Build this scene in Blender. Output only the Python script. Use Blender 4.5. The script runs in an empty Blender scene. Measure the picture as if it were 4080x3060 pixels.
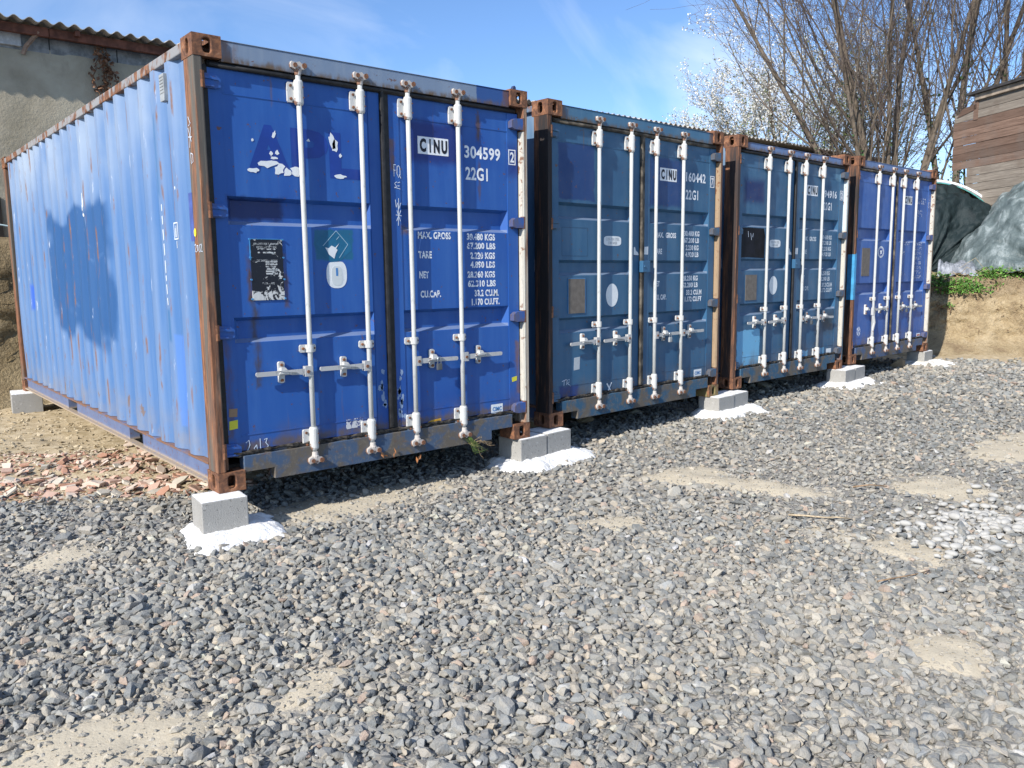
import bpy, bmesh, math, random
import numpy as np
from mathutils import Vector, Matrix
random.seed(7); RNG = np.random.default_rng(7)
S = bpy.context.scene
COL = S.collection

# ------------------------------------------------------------------ camera
cd = bpy.data.cameras.new('camera'); cam = bpy.data.objects.new('camera', cd); COL.objects.link(cam)
cd.sensor_width = 36.0; cd.lens = 36.0 * 3234.345 / 4080.0; cd.clip_start = 0.05; cd.clip_end = 2000
cr = Vector((0.76241719, -0.64698923, -0.01117893)); cu = Vector((0.09579297, 0.09576405, 0.99078401)); cf = Vector((0.63995604, 0.75646162, -0.13498918))
CAM = Vector((-1.67939, -4.65603, 1.26510))
cam.matrix_world = Matrix(((cr.x, cu.x, -cf.x, CAM.x), (cr.y, cu.y, -cf.y, CAM.y), (cr.z, cu.z, -cf.z, CAM.z), (0, 0, 0, 1)))
S.camera = cam

# ------------------------------------------------------------------ sky, sun, exposure
SUN_DIR = Vector((1.0, 0.27, -0.70)).normalized()          # the way the light travels
elev = math.asin(-SUN_DIR.z); azim = math.atan2(-SUN_DIR.x, -SUN_DIR.y)
W = bpy.data.worlds.new('World'); S.world = W; W.use_nodes = True
wn = W.node_tree; wn.nodes.clear()
def wnode(t): return wn.nodes.new(t)
out = wnode('ShaderNodeOutputWorld'); bg = wnode('ShaderNodeBackground'); bg.inputs[1].default_value = 0.135
sky = wnode('ShaderNodeTexSky'); sky.sky_type = 'NISHITA'; sky.sun_disc = False
sky.sun_elevation = elev; sky.sun_rotation = azim; sky.air_density = 1.0; sky.dust_density = 0.0; sky.ozone_density = 6.0; sky.altitude = 1500
tc = wnode('ShaderNodeTexCoord'); sp = wnode('ShaderNodeSeparateXYZ'); wn.links.new(tc.outputs['Generated'], sp.inputs[0])
def wmath(op, a, b=None):
    n = wnode('ShaderNodeMath'); n.operation = op
    for i, v in enumerate((a, b)):
        if v is None: continue
        if isinstance(v, (int, float)): n.inputs[i].default_value = v
        else: wn.links.new(v, n.inputs[i])
    return n.outputs[0]
zc = wmath('MAXIMUM', sp.outputs[2], 0.0); zc = wmath('ADD', zc, 0.30)
cb = wnode('ShaderNodeCombineXYZ'); wn.links.new(wmath('DIVIDE', sp.outputs[0], zc), cb.inputs[0]); wn.links.new(wmath('DIVIDE', sp.outputs[1], zc), cb.inputs[1])
mp = wnode('ShaderNodeMapping'); wn.links.new(cb.outputs[0], mp.inputs[0]); mp.inputs['Rotation'].default_value = (0, 0, math.radians(35)); mp.inputs['Scale'].default_value = (0.9, 1.9, 1); mp.inputs['Location'].default_value = (14.1, 2.9, 0)
nz = wnode('ShaderNodeTexNoise'); nz.inputs['Scale'].default_value = 1.15; nz.inputs['Detail'].default_value = 7; nz.inputs['Roughness'].default_value = 0.52; nz.inputs['Distortion'].default_value = 0.9
wn.links.new(mp.outputs[0], nz.inputs['Vector'])
rp = wnode('ShaderNodeValToRGB'); rp.color_ramp.elements[0].position = 0.44; rp.color_ramp.elements[0].color = (0, 0, 0, 1); rp.color_ramp.elements[1].position = 0.78; rp.color_ramp.elements[1].color = (0.62, 0.62, 0.62, 1)
wn.links.new(nz.outputs[0], rp.inputs[0])
cloud = wnode('ShaderNodeMix'); cloud.data_type = 'RGBA'; wn.links.new(rp.outputs[0], cloud.inputs['Factor']); wn.links.new(sky.outputs[0], cloud.inputs['A']); cloud.inputs['B'].default_value = (6.2, 6.6, 7.2, 1)
wn.links.new(cloud.outputs['Result'], bg.inputs[0]); wn.links.new(bg.outputs[0], out.inputs[0])
sl = bpy.data.lights.new('sun', 'SUN'); sl.energy = 4.6; sl.angle = math.radians(0.53); sl.color = (1.0, 0.95, 0.88)
so = bpy.data.objects.new('sun', sl); COL.objects.link(so); so.rotation_euler = SUN_DIR.to_track_quat('-Z', 'Y').to_euler(); so.location = (-20, -6, 25)
S.view_settings.view_transform = 'Standard'; S.view_settings.look = 'None'; S.view_settings.gamma = 1.0; S.view_settings.use_curve_mapping = False
S.view_settings.exposure = 0.55
S.render.engine = 'CYCLES'; S.cycles.max_bounces = 5; S.cycles.diffuse_bounces = 3

# ------------------------------------------------------------------ helpers
def tag(o, label=None, cat=None, group=None, kind=None):
    if label: o['label'] = label
    if cat: o['category'] = cat
    if group: o['group'] = group
    if kind: o['kind'] = kind
    return o
def empty(name, loc=(0, 0, 0), rz=0):
    o = bpy.data.objects.new(name, None); COL.objects.link(o); o.location = loc; o.rotation_euler = (0, 0, rz); o.empty_display_size = 0.2; return o
def link(name, me, parent=None, loc=None, rot=None, scale=None):
    o = bpy.data.objects.new(name, me); COL.objects.link(o)
    if parent: o.parent = parent
    if loc: o.location = loc
    if rot: o.rotation_euler = rot
    if scale: o.scale = scale
    return o
class MB:
    def __init__(s): s.v = []; s.f = []; s.m = []
    def add(s, vs, fs, mi=0):
        k = len(s.v); s.v += [tuple(v) for v in vs]; s.f += [tuple(i + k for i in f) for f in fs]; s.m += [mi] * len(fs); return s
    def box(s, x0, x1, y0, y1, z0, z1, mi=0):
        return s.add([(x0,y0,z0),(x1,y0,z0),(x1,y1,z0),(x0,y1,z0),(x0,y0,z1),(x1,y0,z1),(x1,y1,z1),(x0,y1,z1)],
                     [(0,3,2,1),(4,5,6,7),(0,1,5,4),(1,2,6,5),(2,3,7,6),(3,0,4,7)], mi)
    def tube(s, pts, rad, n=8, mi=0, caps=True):
        pts = [Vector(p) for p in pts]
        if not isinstance(rad, (list, tuple)): rad = [rad] * len(pts)
        vs = []; fs = []; ref = None
        for i, p in enumerate(pts):
            t = (pts[min(i+1, len(pts)-1)] - pts[max(i-1, 0)]).normalized()
            if ref is None: ref = Vector((1, 0, 0)) if abs(t.x) < .8 else Vector((0, 1, 0))
            a = (ref - t * ref.dot(t)).normalized(); b = t.cross(a); ref = a
            for k in range(n):
                an = 2 * math.pi * k / n; vs.append(p + (a * math.cos(an) + b * math.sin(an)) * rad[i])
        for i in range(len(pts) - 1):
            for k in range(n): fs.append((i*n+k, i*n+(k+1) % n, (i+1)*n+(k+1) % n, (i+1)*n+k))
        if caps: fs += [tuple(range(n-1, -1, -1)), tuple((len(pts)-1)*n+k for k in range(n))]
        return s.add(vs, fs, mi)
    def prism(s, poly, d0, d1, axis=1, mi=0):
        # poly in (x,z) when axis=1, (x,y) when axis=2, (y,z) when axis=0
        def P(a, b, d): return (a, d, b) if axis == 1 else ((a, b, d) if axis == 2 else (d, a, b))
        n = len(poly); vs = [P(a, b, d0) for a, b in poly] + [P(a, b, d1) for a, b in poly]
        fs = [tuple(range(n)), tuple(range(2*n-1, n-1, -1))] + [(i, n+i, n+(i+1) % n, (i+1) % n) for i in range(n)]
        return s.add(vs, fs, mi)
    def mesh(s, name, mats, smooth=False, fix=True):
        me = bpy.data.meshes.new(name); me.from_pydata(s.v, [], s.f)
        for m in (mats if isinstance(mats, (list, tuple)) else [mats]): me.materials.append(m)
        if max(s.m, default=0) > 0: me.polygons.foreach_set('material_index', s.m)
        if fix:
            b = bmesh.new(); b.from_mesh(me); bmesh.ops.recalc_face_normals(b, faces=b.faces[:]); b.to_mesh(me); b.free()
        me.polygons.foreach_set('use_smooth', [bool(smooth)] * len(me.polygons))
        me.update(); return me
    def build(s, name, mats, parent=None, smooth=False, bevel=0, seg=2, fix=True, loc=None, rot=None):
        o = link(name, s.mesh(name, mats, smooth, fix), parent, loc, rot)
        if bevel: bev(o, bevel, seg)
        return o
def bev(o, w, seg=2):
    m = o.modifiers.new('bevel', 'BEVEL'); m.width = w; m.segments = seg; m.limit_method = 'ANGLE'; m.angle_limit = math.radians(40); return o
def fast_mesh(name, V, tris, mat, col=None, smooth=False):
    """mesh from numpy arrays, triangles or quads"""
    me = bpy.data.meshes.new(name); n = tris.shape[1]
    me.vertices.add(len(V)); me.vertices.foreach_set('co', np.ascontiguousarray(V, np.float32).ravel())
    me.loops.add(tris.size); me.loops.foreach_set('vertex_index', np.ascontiguousarray(tris, np.int32).ravel())
    me.polygons.add(len(tris)); me.polygons.foreach_set('loop_start', np.arange(0, tris.size, n, dtype=np.int32))
    me.polygons.foreach_set('use_smooth', np.full(len(tris), bool(smooth)))
    if mat: me.materials.append(mat)
    me.update(calc_edges=True)
    if col is not None:
        a = me.color_attributes.new('col', 'FLOAT_COLOR', 'POINT'); c4 = np.ones((len(V), 4), np.float32); c4[:, :3] = col; a.data.foreach_set('color', c4.ravel())
    return me
# value noise in numpy
_P = RNG.random((256, 256)).astype(np.float32)
def vnoise(x, y):
    x = np.asarray(x, float); y = np.asarray(y, float); xi = np.floor(x).astype(int); yi = np.floor(y).astype(int); u = x - xi; v = y - yi
    u = u*u*(3-2*u); v = v*v*(3-2*v); g = lambda a, b: _P[a % 256, b % 256]
    return (g(xi, yi)*(1-u) + g(xi+1, yi)*u)*(1-v) + (g(xi, yi+1)*(1-u) + g(xi+1, yi+1)*u)*v
def fbm(x, y, o=4):
    s = 0; a = .5; t = 0
    for i in range(o): s = s + a*vnoise(x*2**i + 17.3*i, y*2**i + 9.1*i); t += a; a *= .5
    return s/t

# ------------------------------------------------------------------ materials
class NT:
    def __init__(s, name, rough=0.7, metal=0.0, spec=0.5):
        s.m = bpy.data.materials.new(name); s.m.use_nodes = True; s.t = s.m.node_tree; s.b = s.t.nodes['Principled BSDF']
        s.b.inputs['Roughness'].default_value = rough; s.b.inputs['Metallic'].default_value = metal; s.b.inputs['Specular IOR Level'].default_value = spec
        s._obj = None
    def n(s, t): return s.t.nodes.new(t)
    def set(s, sock, v):
        if v is None: return
        if isinstance(v, bpy.types.NodeSocket): s.t.links.new(v, sock)
        elif isinstance(v, (tuple, list)) and len(v) == 3 and sock.type == 'RGBA': sock.default_value = (*v, 1)
        else: sock.default_value = v
    @property
    def obj(s):
        if s._obj is None: s._obj = s.n('ShaderNodeTexCoord').outputs['Object']
        return s._obj
    def xyz(s):
        k = s.n('ShaderNodeSeparateXYZ'); s.set(k.inputs[0], s.obj); return k.outputs
    def map(s, scale=(1,1,1), loc=(0,0,0), vec=None, rot=(0,0,0)):
        k = s.n('ShaderNodeMapping'); s.set(k.inputs['Vector'], vec or s.obj); k.inputs['Scale'].default_value = scale; k.inputs['Location'].default_value = loc; k.inputs['Rotation'].default_value = rot; return k.outputs[0]
    def noise(s, scale=5, detail=4, rough=.55, dist=0, vec=None, color=False):
        k = s.n('ShaderNodeTexNoise'); s.set(k.inputs['Vector'], vec or s.obj); k.inputs['Scale'].default_value = scale; k.inputs['Detail'].default_value = min(detail, 4); k.inputs['Roughness'].default_value = rough; k.inputs['Distortion'].default_value = dist
        return k.outputs[1 if color else 0]
    def vor(s, scale=5, vec=None, feat='F1', out='Distance'):
        k = s.n('ShaderNodeTexVoronoi'); s.set(k.inputs['Vector'], vec or s.obj); k.inputs['Scale'].default_value = scale; k.feature = feat; return k.outputs[out]
    def ramp(s, f, stops, interp='LINEAR'):
        k = s.n('ShaderNodeValToRGB'); s.set(k.inputs[0], f); cr_ = k.color_ramp; cr_.interpolation = interp
        while len(cr_.elements) < len(stops): cr_.elements.new(.5)
        for e, (p_, c) in zip(cr_.elements, stops): e.position = p_; e.color = (*c, 1) if isinstance(c, (tuple, list)) else (c, c, c, 1)
        return k.outputs[0]
    def step(s, f, a, b):
        k = s.n('ShaderNodeMapRange'); k.interpolation_type = 'SMOOTHSTEP'; s.set(k.inputs[0], f); k.inputs[1].default_value = a; k.inputs[2].default_value = b; return k.outputs[0]
    def math(s, op, a, b=None, c=None):
        k = s.n('ShaderNodeMath'); k.operation = op
        for i, v in enumerate((a, b, c)): s.set(k.inputs[i], v)
        return k.outputs[0]
    def mix(s, f, a, b, mode='MIX'):
        k = s.n('ShaderNodeMix'); k.data_type = 'RGBA'; k.blend_type = mode; s.set(k.inputs[0], f); s.set(k.inputs[6], a); s.set(k.inputs[7], b); return k.outputs[2]
    def rect(s, u, v, u0, u1, v0, v1, soft=.02, wob=None):
        """1 inside a rectangle given in two coordinates, soft edged, wobbled by a noise socket"""
        a = s.math('SUBTRACT', s.math('ABSOLUTE', s.math('SUBTRACT', u, (u0+u1)/2)), (u1-u0)/2)
        b = s.math('SUBTRACT', s.math('ABSOLUTE', s.math('SUBTRACT', v, (v0+v1)/2)), (v1-v0)/2)
        d = s.math('MAXIMUM', a, b)
        if wob is not None: d = s.math('ADD', d, wob)
        return s.step(d, soft, -soft)
    def bump(s, h, strength=.3, dist=.01):
        k = s.n('ShaderNodeBump'); s.set(k.inputs['Height'], h); k.inputs['Strength'].default_value = strength; k.inputs['Distance'].default_value = dist; s.t.links.new(k.outputs[0], s.b.inputs['Normal'])
    def color(s, c): s.set(s.b.inputs['Base Color'], c); return s
    def rough(s, r): s.set(s.b.inputs['Roughness'], r); return s
    def attr(s, name):
        k = s.n('ShaderNodeAttribute'); k.attribute_name = name; return k.outputs
RUST_D = (.050, .024, .015); RUST_M = (.145, .065, .035); RUST_L = (.27, .115, .052); TANR = (.30, .21, .14)
def rust_mat(name, stretch=1.0, dark=1.0, remain=None, amount=.5):
    t = NT(name, .85); v = t.map((1, 1, stretch)); n1 = t.noise(22 if stretch > .5 else 48, 6, .7, .6, v); n2 = t.noise(90, 3, .6, 0, t.map((1, 1, stretch)))
    k = lambda c: tuple(a*dark for a in c)
    c = t.ramp(n1, [(.30, k(RUST_D)), (.48, k(RUST_M)), (.62, k(RUST_L)), (.78, k(TANR))]); c = t.mix(t.step(n2, .55, .75), c, k((.24, .10, .05)))
    if remain: c = t.mix(t.math('MULTIPLY', t.step(t.noise(9, 5, .6, .4, t.map((1, 1, stretch*.6), (3, 1, 7))), amount-.06, amount+.06), .92), c, remain)
    t.color(c); t.bump(n1, .35, .004); return t.m
M_CAST = rust_mat('rusty_casting'); M_RPOST = rust_mat('rusted_post_paint', .10, 1.1, (.10, .098, .085), .53)
M_RDARK = rust_mat('rusted_black_post', .12, .8, (.012, .014, .016), .47); M_RAIL = rust_mat('rusty_rail', 1, .95, (.25, .26, .27), .49)
M_CASTOLD = rust_mat('mossy_casting', 1, 1.0, (.20, .17, .07), .50)

def paint_mat(name, base, light, dark, rust=.5, patches=(), chalk=.35, streak=True, stains=(), ledges=()):
    """weathered container paint; u = x, v = z of the container itself"""
    t = NT(name, .42, 0, .4); x, y, z = t.xyz()
    broad = t.noise(1.3, 4, .55, .3); vs = t.noise(3.0, 5, .6, .2, t.map((4.0, 1, .35)))
    c = t.mix(t.math('MULTIPLY', t.step(vs, .40, .78), chalk), base, light); c = t.mix(t.math('MULTIPLY', t.step(broad, .5, .75), .55), c, dark)
    wob = t.math('MULTIPLY', t.math('SUBTRACT', t.noise(14, 3), .5), .05)
    for (u0, u1, v0, v1, col, soft) in patches: c = t.mix(t.math('MULTIPLY', t.rect(x, z, u0, u1, v0, v1, soft, wob), .93), c, col)
    if stains:
        sn = t.step(t.noise(16, 4, .65, .4, t.map((1, 1, .3))), .28, .55); w2 = t.math('MULTIPLY', t.math('SUBTRACT', t.noise(22, 3, .6, 0, t.map((1, 1, .5))), .5), .07)
        for (u0, u1, v0, v1, col, soft, k_) in stains: c = t.mix(t.math('MULTIPLY', t.math('MULTIPLY', t.rect(x, z, u0, u1, v0, v1, soft, w2), sn), k_), c, col)
    for zl_ in ledges: c = t.mix(t.math('MULTIPLY', t.math('MULTIPLY', t.rect(z, z, zl_, zl_+.024, zl_, zl_+.024, .003), t.step(y, .051, .056)), .6), c, (.22, .26, .33))  # pale dust tint on the ledges, also painting in their sunlit highlight
    fine = t.noise(160, 2, .7); c = t.mix(t.math('MULTIPLY', t.step(fine, .62, .8), .25), c, light)
    # grime towards the sill, rust spots and runs
    lowm = t.math('MULTIPLY', t.step(z, .42, .18), t.step(t.noise(8, 5, .65, .5, t.map((1, 1, .7))), .36, .66)); c = t.mix(t.math('MULTIPLY', lowm, .75), c, (.12, .085, .055))
    spots = t.step(t.noise(26, 4, .6, .2), .685 - .035*rust, .735 - .02*rust); c = t.mix(t.math('MULTIPLY', spots, .9), c, (.13, .055, .025))
    if streak:
        runs = t.math('MULTIPLY', t.step(t.noise(1, 2, .5, 0, t.map((13, 1, .55), (2.2, 0, .4))), .66, .74), t.step(t.noise(12, 3, .6, 0, t.map((3, 1, .5))), .42, .62)); c = t.mix(t.math('MULTIPLY', runs, .55*rust+.2), c, (.14, .075, .035))
    scr = t.step(t.noise(2.2, 6, .75, 2.2, t.map((1, 1, .5), (5, 2, 3))), .715, .735); c = t.mix(t.math('MULTIPLY', scr, .35), c, tuple(min(1, a*1.6+.1) for a in light))
    t.color(c); t.rough(t.ramp(t.noise(6, 4), [(.3, .36), (.7, .62)])); t.bump(t.noise(5, 3, .5, 0, t.map((1, 1, .6))), .10, .02); return t.m

def flat_mat(name, col, rough=.6, var=.15, scale=12, metal=0, spec=.4, bump=.1, bscale=60):
    t = NT(name, rough, metal, spec); n_ = t.noise(scale, 5, .6)
    t.color(t.mix(t.step(n_, .35, .7), tuple(a*(1-var) for a in col), tuple(min(1, a*(1+var)) for a in col)))
    if bump: t.bump(t.noise(bscale, 4), bump, .004)
    return t.m
def worn_white(name, col=(.70, .71, .70), rust=.5, z0=None):
    t = NT(name, .5, 0, .4); v = t.map((1, 1, .25)); n1 = t.noise(40, 5, .65, .4, v); n2 = t.noise(14, 5, .6, .3)
    c = t.mix(t.step(n1, .52, .74), col, tuple(a*.62 for a in col)); c = t.mix(t.math('MULTIPLY', t.step(n2, .68-.12*rust, .74-.10*rust), .9), c, (.20, .085, .04)); t.color(c); t.bump(n1, .2, .002); return t.m
M_BAR = worn_white('galvanised_white_bar', (.50, .51, .495), .16); M_BRK = worn_white('worn_white_bracket', (.55, .55, .53), .34); M_CAM = worn_white('flaking_cam', (.50, .46, .42), 1.1)
M_HANDLE = worn_white('grey_handle', (.45, .45, .44), .2); M_BOLT = rust_mat('rusty_bolt', 1, 1.1)
M_GASKET = flat_mat('black_rubber', (.012, .012, .013), .55, .5, 20, bump=.3); M_GASKET_D = flat_mat('dusty_rubber', (.10, .085, .065), .8, .7, 9, bump=.5, bscale=30)
M_SEAL = flat_mat('torn_rubber', (.055, .047, .038), .8, .8, 30, bump=.6, bscale=40)

def print_mat(name, col, wear=.0, under=(.03, .09, .30)):
    t = NT(name, .55, 0, .3); c = col
    if wear: c = t.mix(t.step(t.noise(38, 5, .7, .5), .62-wear*.3, .66-wear*.3), col, under)
    else: c = t.mix(t.step(t.noise(50, 4, .7), .5, .8), col, tuple(a*.82 for a in col))
    t.color(c); return t.m
M_WHITE = print_mat('white_lettering', (.78, .80, .82)); M_BLACKP = print_mat('black_lettering', (.010, .012, .022))

# ------------------------------------------------------------------ ground shape
def smooth(a, b, x):
    t = np.clip((x-a)/(b-a), 0, 1); return t*t*(3-2*t)
SAND = [(-1.2, -1.98, .46, .22, .2), (-.48, -2.05, .20, .11, .4), (3.1, -1.5, .50, .15, 1.9), (3.0, -1.05, .30, .18, 0), (4.0, -2.45, .30, .32, 1.0), (2.63, -2.75, .38, .15, 1.7), (.95, .02, .62, .26, -.15),
        (1.53, -3.45, .20, .13, .5), (-.8, .2, .20, .14, .6), (1.75, -1.45, .20, .09, -.8), (-2.6, -1.0, .5, .3, .3), (5.6, -2.4, .6, .3, .2)]
def sandmask(x, y):
    m = np.zeros(np.shape(x)); w = (fbm(x*3.1, y*3.1, 4)-.5)*1.5 + (fbm(x*13, y*13, 3)-.5)*.7
    for cx, cy, a, b, th in SAND:
        c_, s_ = math.cos(th), math.sin(th); u = ((x-cx)*c_+(y-cy)*s_)/a; v = (-(x-cx)*s_+(y-cy)*c_)/b
        m = np.maximum(m, 1-smooth(.35, 1.45, np.sqrt(u*u+v*v)+w*1.5))
    return m
def gravel_edge(x):        # the gravel bed ends behind this line left of the first container
    return np.where(x < .15, 1.22-.66*x, 1.1)
def dirtmask(x, y):        # bare earth beside and behind the containers, and at the foot of the bank
    e = smooth(-.16, .14, y-gravel_edge(x)+(fbm(x*4, y*4, 3)-.5)*.5)
    e = np.maximum(e, smooth(-.35, .10, (x-11.35)*.87+(y-.6)*.5+(fbm(x*2.5, y*2.5, 3)-.5)*.9))
    return e
def gz(x, y):
    x = np.asarray(x, float); y = np.asarray(y, float); sm = sandmask(x, y); dm = dirtmask(x, y)
    near = smooth(16, 10, np.hypot(x-3, y))
    return -.255 + .0105*np.clip(x, 0, 12) + near*((fbm(x*.7+4, y*.7, 3)-.5)*.05 + (fbm(x*9, y*9, 3)-.5)*.018 + sm*.019*(.0+1.9*fbm(x*8, y*8, 3)) + dm*((fbm(x*2.3+9, y*2.3, 4)-.5)*.07+.012))

ax = np.concatenate([[-400, -150, -60, -25, -12, -8], np.arange(-6, -2.5, .1), np.arange(-2.5, 6, .048), np.arange(6, 14.5, .085), [15, 17, 20, 30, 60, 150, 400]])
ay = np.concatenate([[-400, -150, -60, -25, -12, -8], np.arange(-6, -4.4, .1), np.arange(-4.4, 1.6, .048), np.arange(1.6, 8.0, .075), [9, 11, 15, 30, 60, 150, 400]])
GX, GY = np.meshgrid(ax, ay); GZ = gz(GX, GY); nx, ny = len(ax), len(ay)
i0 = (np.arange(ny-1)[:, None]*nx+np.arange(nx-1)[None]).ravel(); quads = np.stack([i0, i0+1, i0+nx+1, i0+nx], 1)
sm_ = np.maximum(sandmask(GX, GY), 0).ravel(); dm_ = dirtmask(GX, GY).ravel()
t = NT('sandy_soil', .95, 0, .2); at = t.attr('col'); sx = t.n('ShaderNodeSeparateColor'); t.set(sx.inputs[0], at['Color'])
n1 = t.noise(9, 6, .65, .3); n2 = t.noise(70, 4, .7); peb = t.vor(110, out='Color'); pebd = t.vor(110)
soil = t.mix(n1, (.44, .385, .285), (.58, .515, .395)); soil = t.mix(t.math('MULTIPLY', t.step(n2, .45, .75), .35), soil, (.33, .27, .19))
dirt = t.mix(t.step(n1, .3, .7), (.36, .28, .165), (.54, .445, .30)); dirt = t.mix(t.math('MULTIPLY', t.step(n2, .5, .75), .4), dirt, (.25, .185, .11))
pc = t.n('ShaderNodeSeparateColor'); t.set(pc.inputs[0], peb)
grey = t.ramp(pc.outputs[0], [(0, (.14, .14, .135)), (.4, (.22, .215, .20)), (.75, (.30, .28, .245)), (1, (.40, .365, .31))])
c = t.mix(t.step(t.math('ADD', sx.outputs[0], t.math('ADD', t.math('MULTIPLY', t.math('SUBTRACT', n2, .5), .7), t.math('MULTIPLY', t.math('SUBTRACT', n1, .5), .5))), .22, .55), grey, soil); c = t.mix(sx.outputs[1], c, dirt); t.color(c)
t.bump(t.math('ADD', t.math('MULTIPLY', n2, .6), t.math('MULTIPLY', t.math('MULTIPLY', pebd, t.math('SUBTRACT', 1.0, sx.outputs[0])), -.5)), .5, .012); M_SOIL = t.m
gcol = np.stack([sm_, dm_, np.zeros_like(sm_)], 1)
ground = link('ground', fast_mesh('ground', np.stack([GX, GY, GZ], -1).reshape(-1, 3), quads, M_SOIL, gcol, True)); tag(ground, 'sandy yard ground under the grey gravel', None, None, 'structure')

# ------------------------------------------------------------------ gravel
def hull(n, rng, flat=.62, jag=.28, sub=False):
    p = rng.normal(size=(n, 3)); p /= np.linalg.norm(p, axis=1)[:, None]; p *= (1-jag*rng.random((n, 1))); p[:, 2] *= flat; p[:, 1] *= .62+.3*rng.random()
    b = bmesh.new(); vs = [b.verts.new(q) for q in p]; r = bmesh.ops.convex_hull(b, input=vs)
    bmesh.ops.delete(b, geom=[v for v in b.verts if not v.link_faces], context='VERTS')
    if sub:
        bmesh.ops.bevel(b, geom=b.edges[:]+b.verts[:], offset=.09, segments=1, affect='EDGES', clamp_overlap=True)
    bmesh.ops.triangulate(b, faces=b.faces[:]); bmesh.ops.recalc_face_normals(b, faces=b.faces[:]); b.verts.index_update()
    V = np.array([v.co[:] for v in b.verts]); F = np.array([[v.index for v in f.verts] for f in b.faces]); b.free(); return V, F
STCOL = 1.20*np.array([(.15, .165, .17), (.19, .20, .20), (.24, .245, .235), (.11, .125, .135), (.30, .285, .25), (.36, .32, .26), (.27, .25, .215), (.17, .175, .165), (.33, .25, .20), (.45, .41, .35), (.205, .22, .225), (.085, .095, .105), (.55, .53, .49)])
STW = np.array([.15, .14, .13, .09, .12, .075, .09, .07, .025, .03, .10, .05, .008]); STW = STW/STW.sum()
t = NT('crushed_stone', .85, 0, .3); a_ = t.attr('col')['Color']; g1 = t.noise(28, 5, .65, .4, t.n('ShaderNodeNewGeometry').outputs['Position']); g2 = t.noise(140, 3, .6, 0, t.n('ShaderNodeNewGeometry').outputs['Position'])
c = t.mix(t.math('MULTIPLY', t.step(g1, .42, .72), .38), a_, (.42, .36, .27)); c = t.mix(t.math('MULTIPLY', t.step(g2, .5, .75), .35), c, (.07, .075, .08), 'MIX'); t.color(c); t.bump(t.math('ADD', g1, g2), .5, .006); M_STONE = t.m
rg = np.random.default_rng(11)
TEMPL = [hull(11+int(rg.integers(0, 4)), rg, .45+.3*rg.random()) for _ in range(26)]; TEMPN = [hull(16+int(rg.integers(0, 6)), rg, .50+.3*rg.random(), .20) for _ in range(40)]
def scatter(V_list_T, P, SC, ROT, CO):
    """numpy instancing of stone templates into one triangle soup"""
    k = rg.integers(0, len(V_list_T), len(P)); VV = []; FF = []; CC = []; off = 0
    for j, (V, F) in enumerate(V_list_T):
        s = np.where(k == j)[0]
        if not len(s): continue
        v = V[None]*SC[s][:, None, :]; v = np.einsum('nij,nkj->nki', ROT[s], v)+P[s][:, None, :]
        VV.append(v.reshape(-1, 3)); FF.append((F[None]+(np.arange(len(s))*len(V))[:, None, None]).reshape(-1, 3)+off); CC.append(np.repeat(CO[s], len(V), 0)); off += len(s)*len(V)
    return np.concatenate(VV), np.concatenate(FF), np.concatenate(CC)
def rotm(rz, rx, ry):
    cz, sz, cx, sx_, cy, sy = np.cos(rz), np.sin(rz), np.cos(rx), np.sin(rx), np.cos(ry), np.sin(ry); o = np.zeros_like(rz); l = np.ones_like(rz)
    Z = np.stack([cz, -sz, o, sz, cz, o, o, o, l], -1).reshape(-1, 3, 3); X = np.stack([l, o, o, o, cx, -sx_, o, sx_, cx], -1).reshape(-1, 3, 3); Y = np.stack([cy, o, sy, o, l, o, -sy, o, cy], -1).reshape(-1, 3, 3); return Z@X@Y
def jitter(x0, x1, y0, y1, sp):
    X, Y = np.meshgrid(np.arange(x0, x1, sp), np.arange(y0, y1, sp)); X = X.ravel(); Y = Y.ravel(); return X+rg.uniform(-.6, .6, X.shape)*sp, Y+rg.uniform(-.6, .6, X.shape)*sp
parts = []
cdir = math.atan2(cf.y, cf.x)
for sp_, d0, d1, smin, smax in ((.0262, 0, 5.2, .0085, .031), (.041, 5.2, 9.2, .014, .032), (.058, 9.2, 16.5, .022, .040)):
    X, Y = jitter(-4.6, 14.2, -5.4, 1.9, sp_); D = np.hypot(X-CAM.x, Y-CAM.y); A = np.abs((np.arctan2(Y-CAM.y, X-CAM.x)-cdir+np.pi) % (2*np.pi)-np.pi)
    ok = (D >= d0) & (D < d1) & (D > 1.0) & (A < math.radians(43)); ok &= rg.random(len(X)) > dirtmask(X, Y)*.985
    ok &= ~((X > .1) & (Y > 1.6)); sm = sandmask(X, Y); ok &= rg.random(len(X)) > sm*.30
    X, Y, sm, D = X[ok], Y[ok], sm[ok], D[ok]; n = len(X)
    s = smin+(smax-smin)*rg.random(n)**1.45; s *= 1-.35*sm; big = rg.random(n) < .035; s = np.where(big, s*1.45, s); s *= .8+.5*fbm(X*.9+3, Y*.9, 2)
    SC = s[:, None]*np.stack([1.05+.45*rg.random(n), np.ones(n), .9+.35*rg.random(n)], 1)
    Z = gz(X, Y)+s*(.12+.42*rg.random(n))-sm*(.004+.018*rg.random(n))
    CO = STCOL[rg.choice(len(STCOL), n, p=STW)]*np.array([1.03, 1.0, .95])*(.76+.36*rg.random((n, 1))); CO = np.minimum(CO, .46)*.80+.20*np.array([.27, .262, .24]); CO = CO*(1-sm[:, None]*.55)+np.array([.46, .405, .315])*sm[:, None]*.55
    du = smooth(.42, .72, fbm(X*.7+2, Y*.7+5, 3))[:, None]*.42*rg.random((n, 1)); CO = CO*(1-du)+np.array([.42, .385, .32])*du
    parts.append((np.stack([X, Y, Z], 1), SC, rotm(rg.uniform(0, 6.28, n), rg.normal(0, .30, n), rg.normal(0, .30, n)), CO, D))
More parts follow.
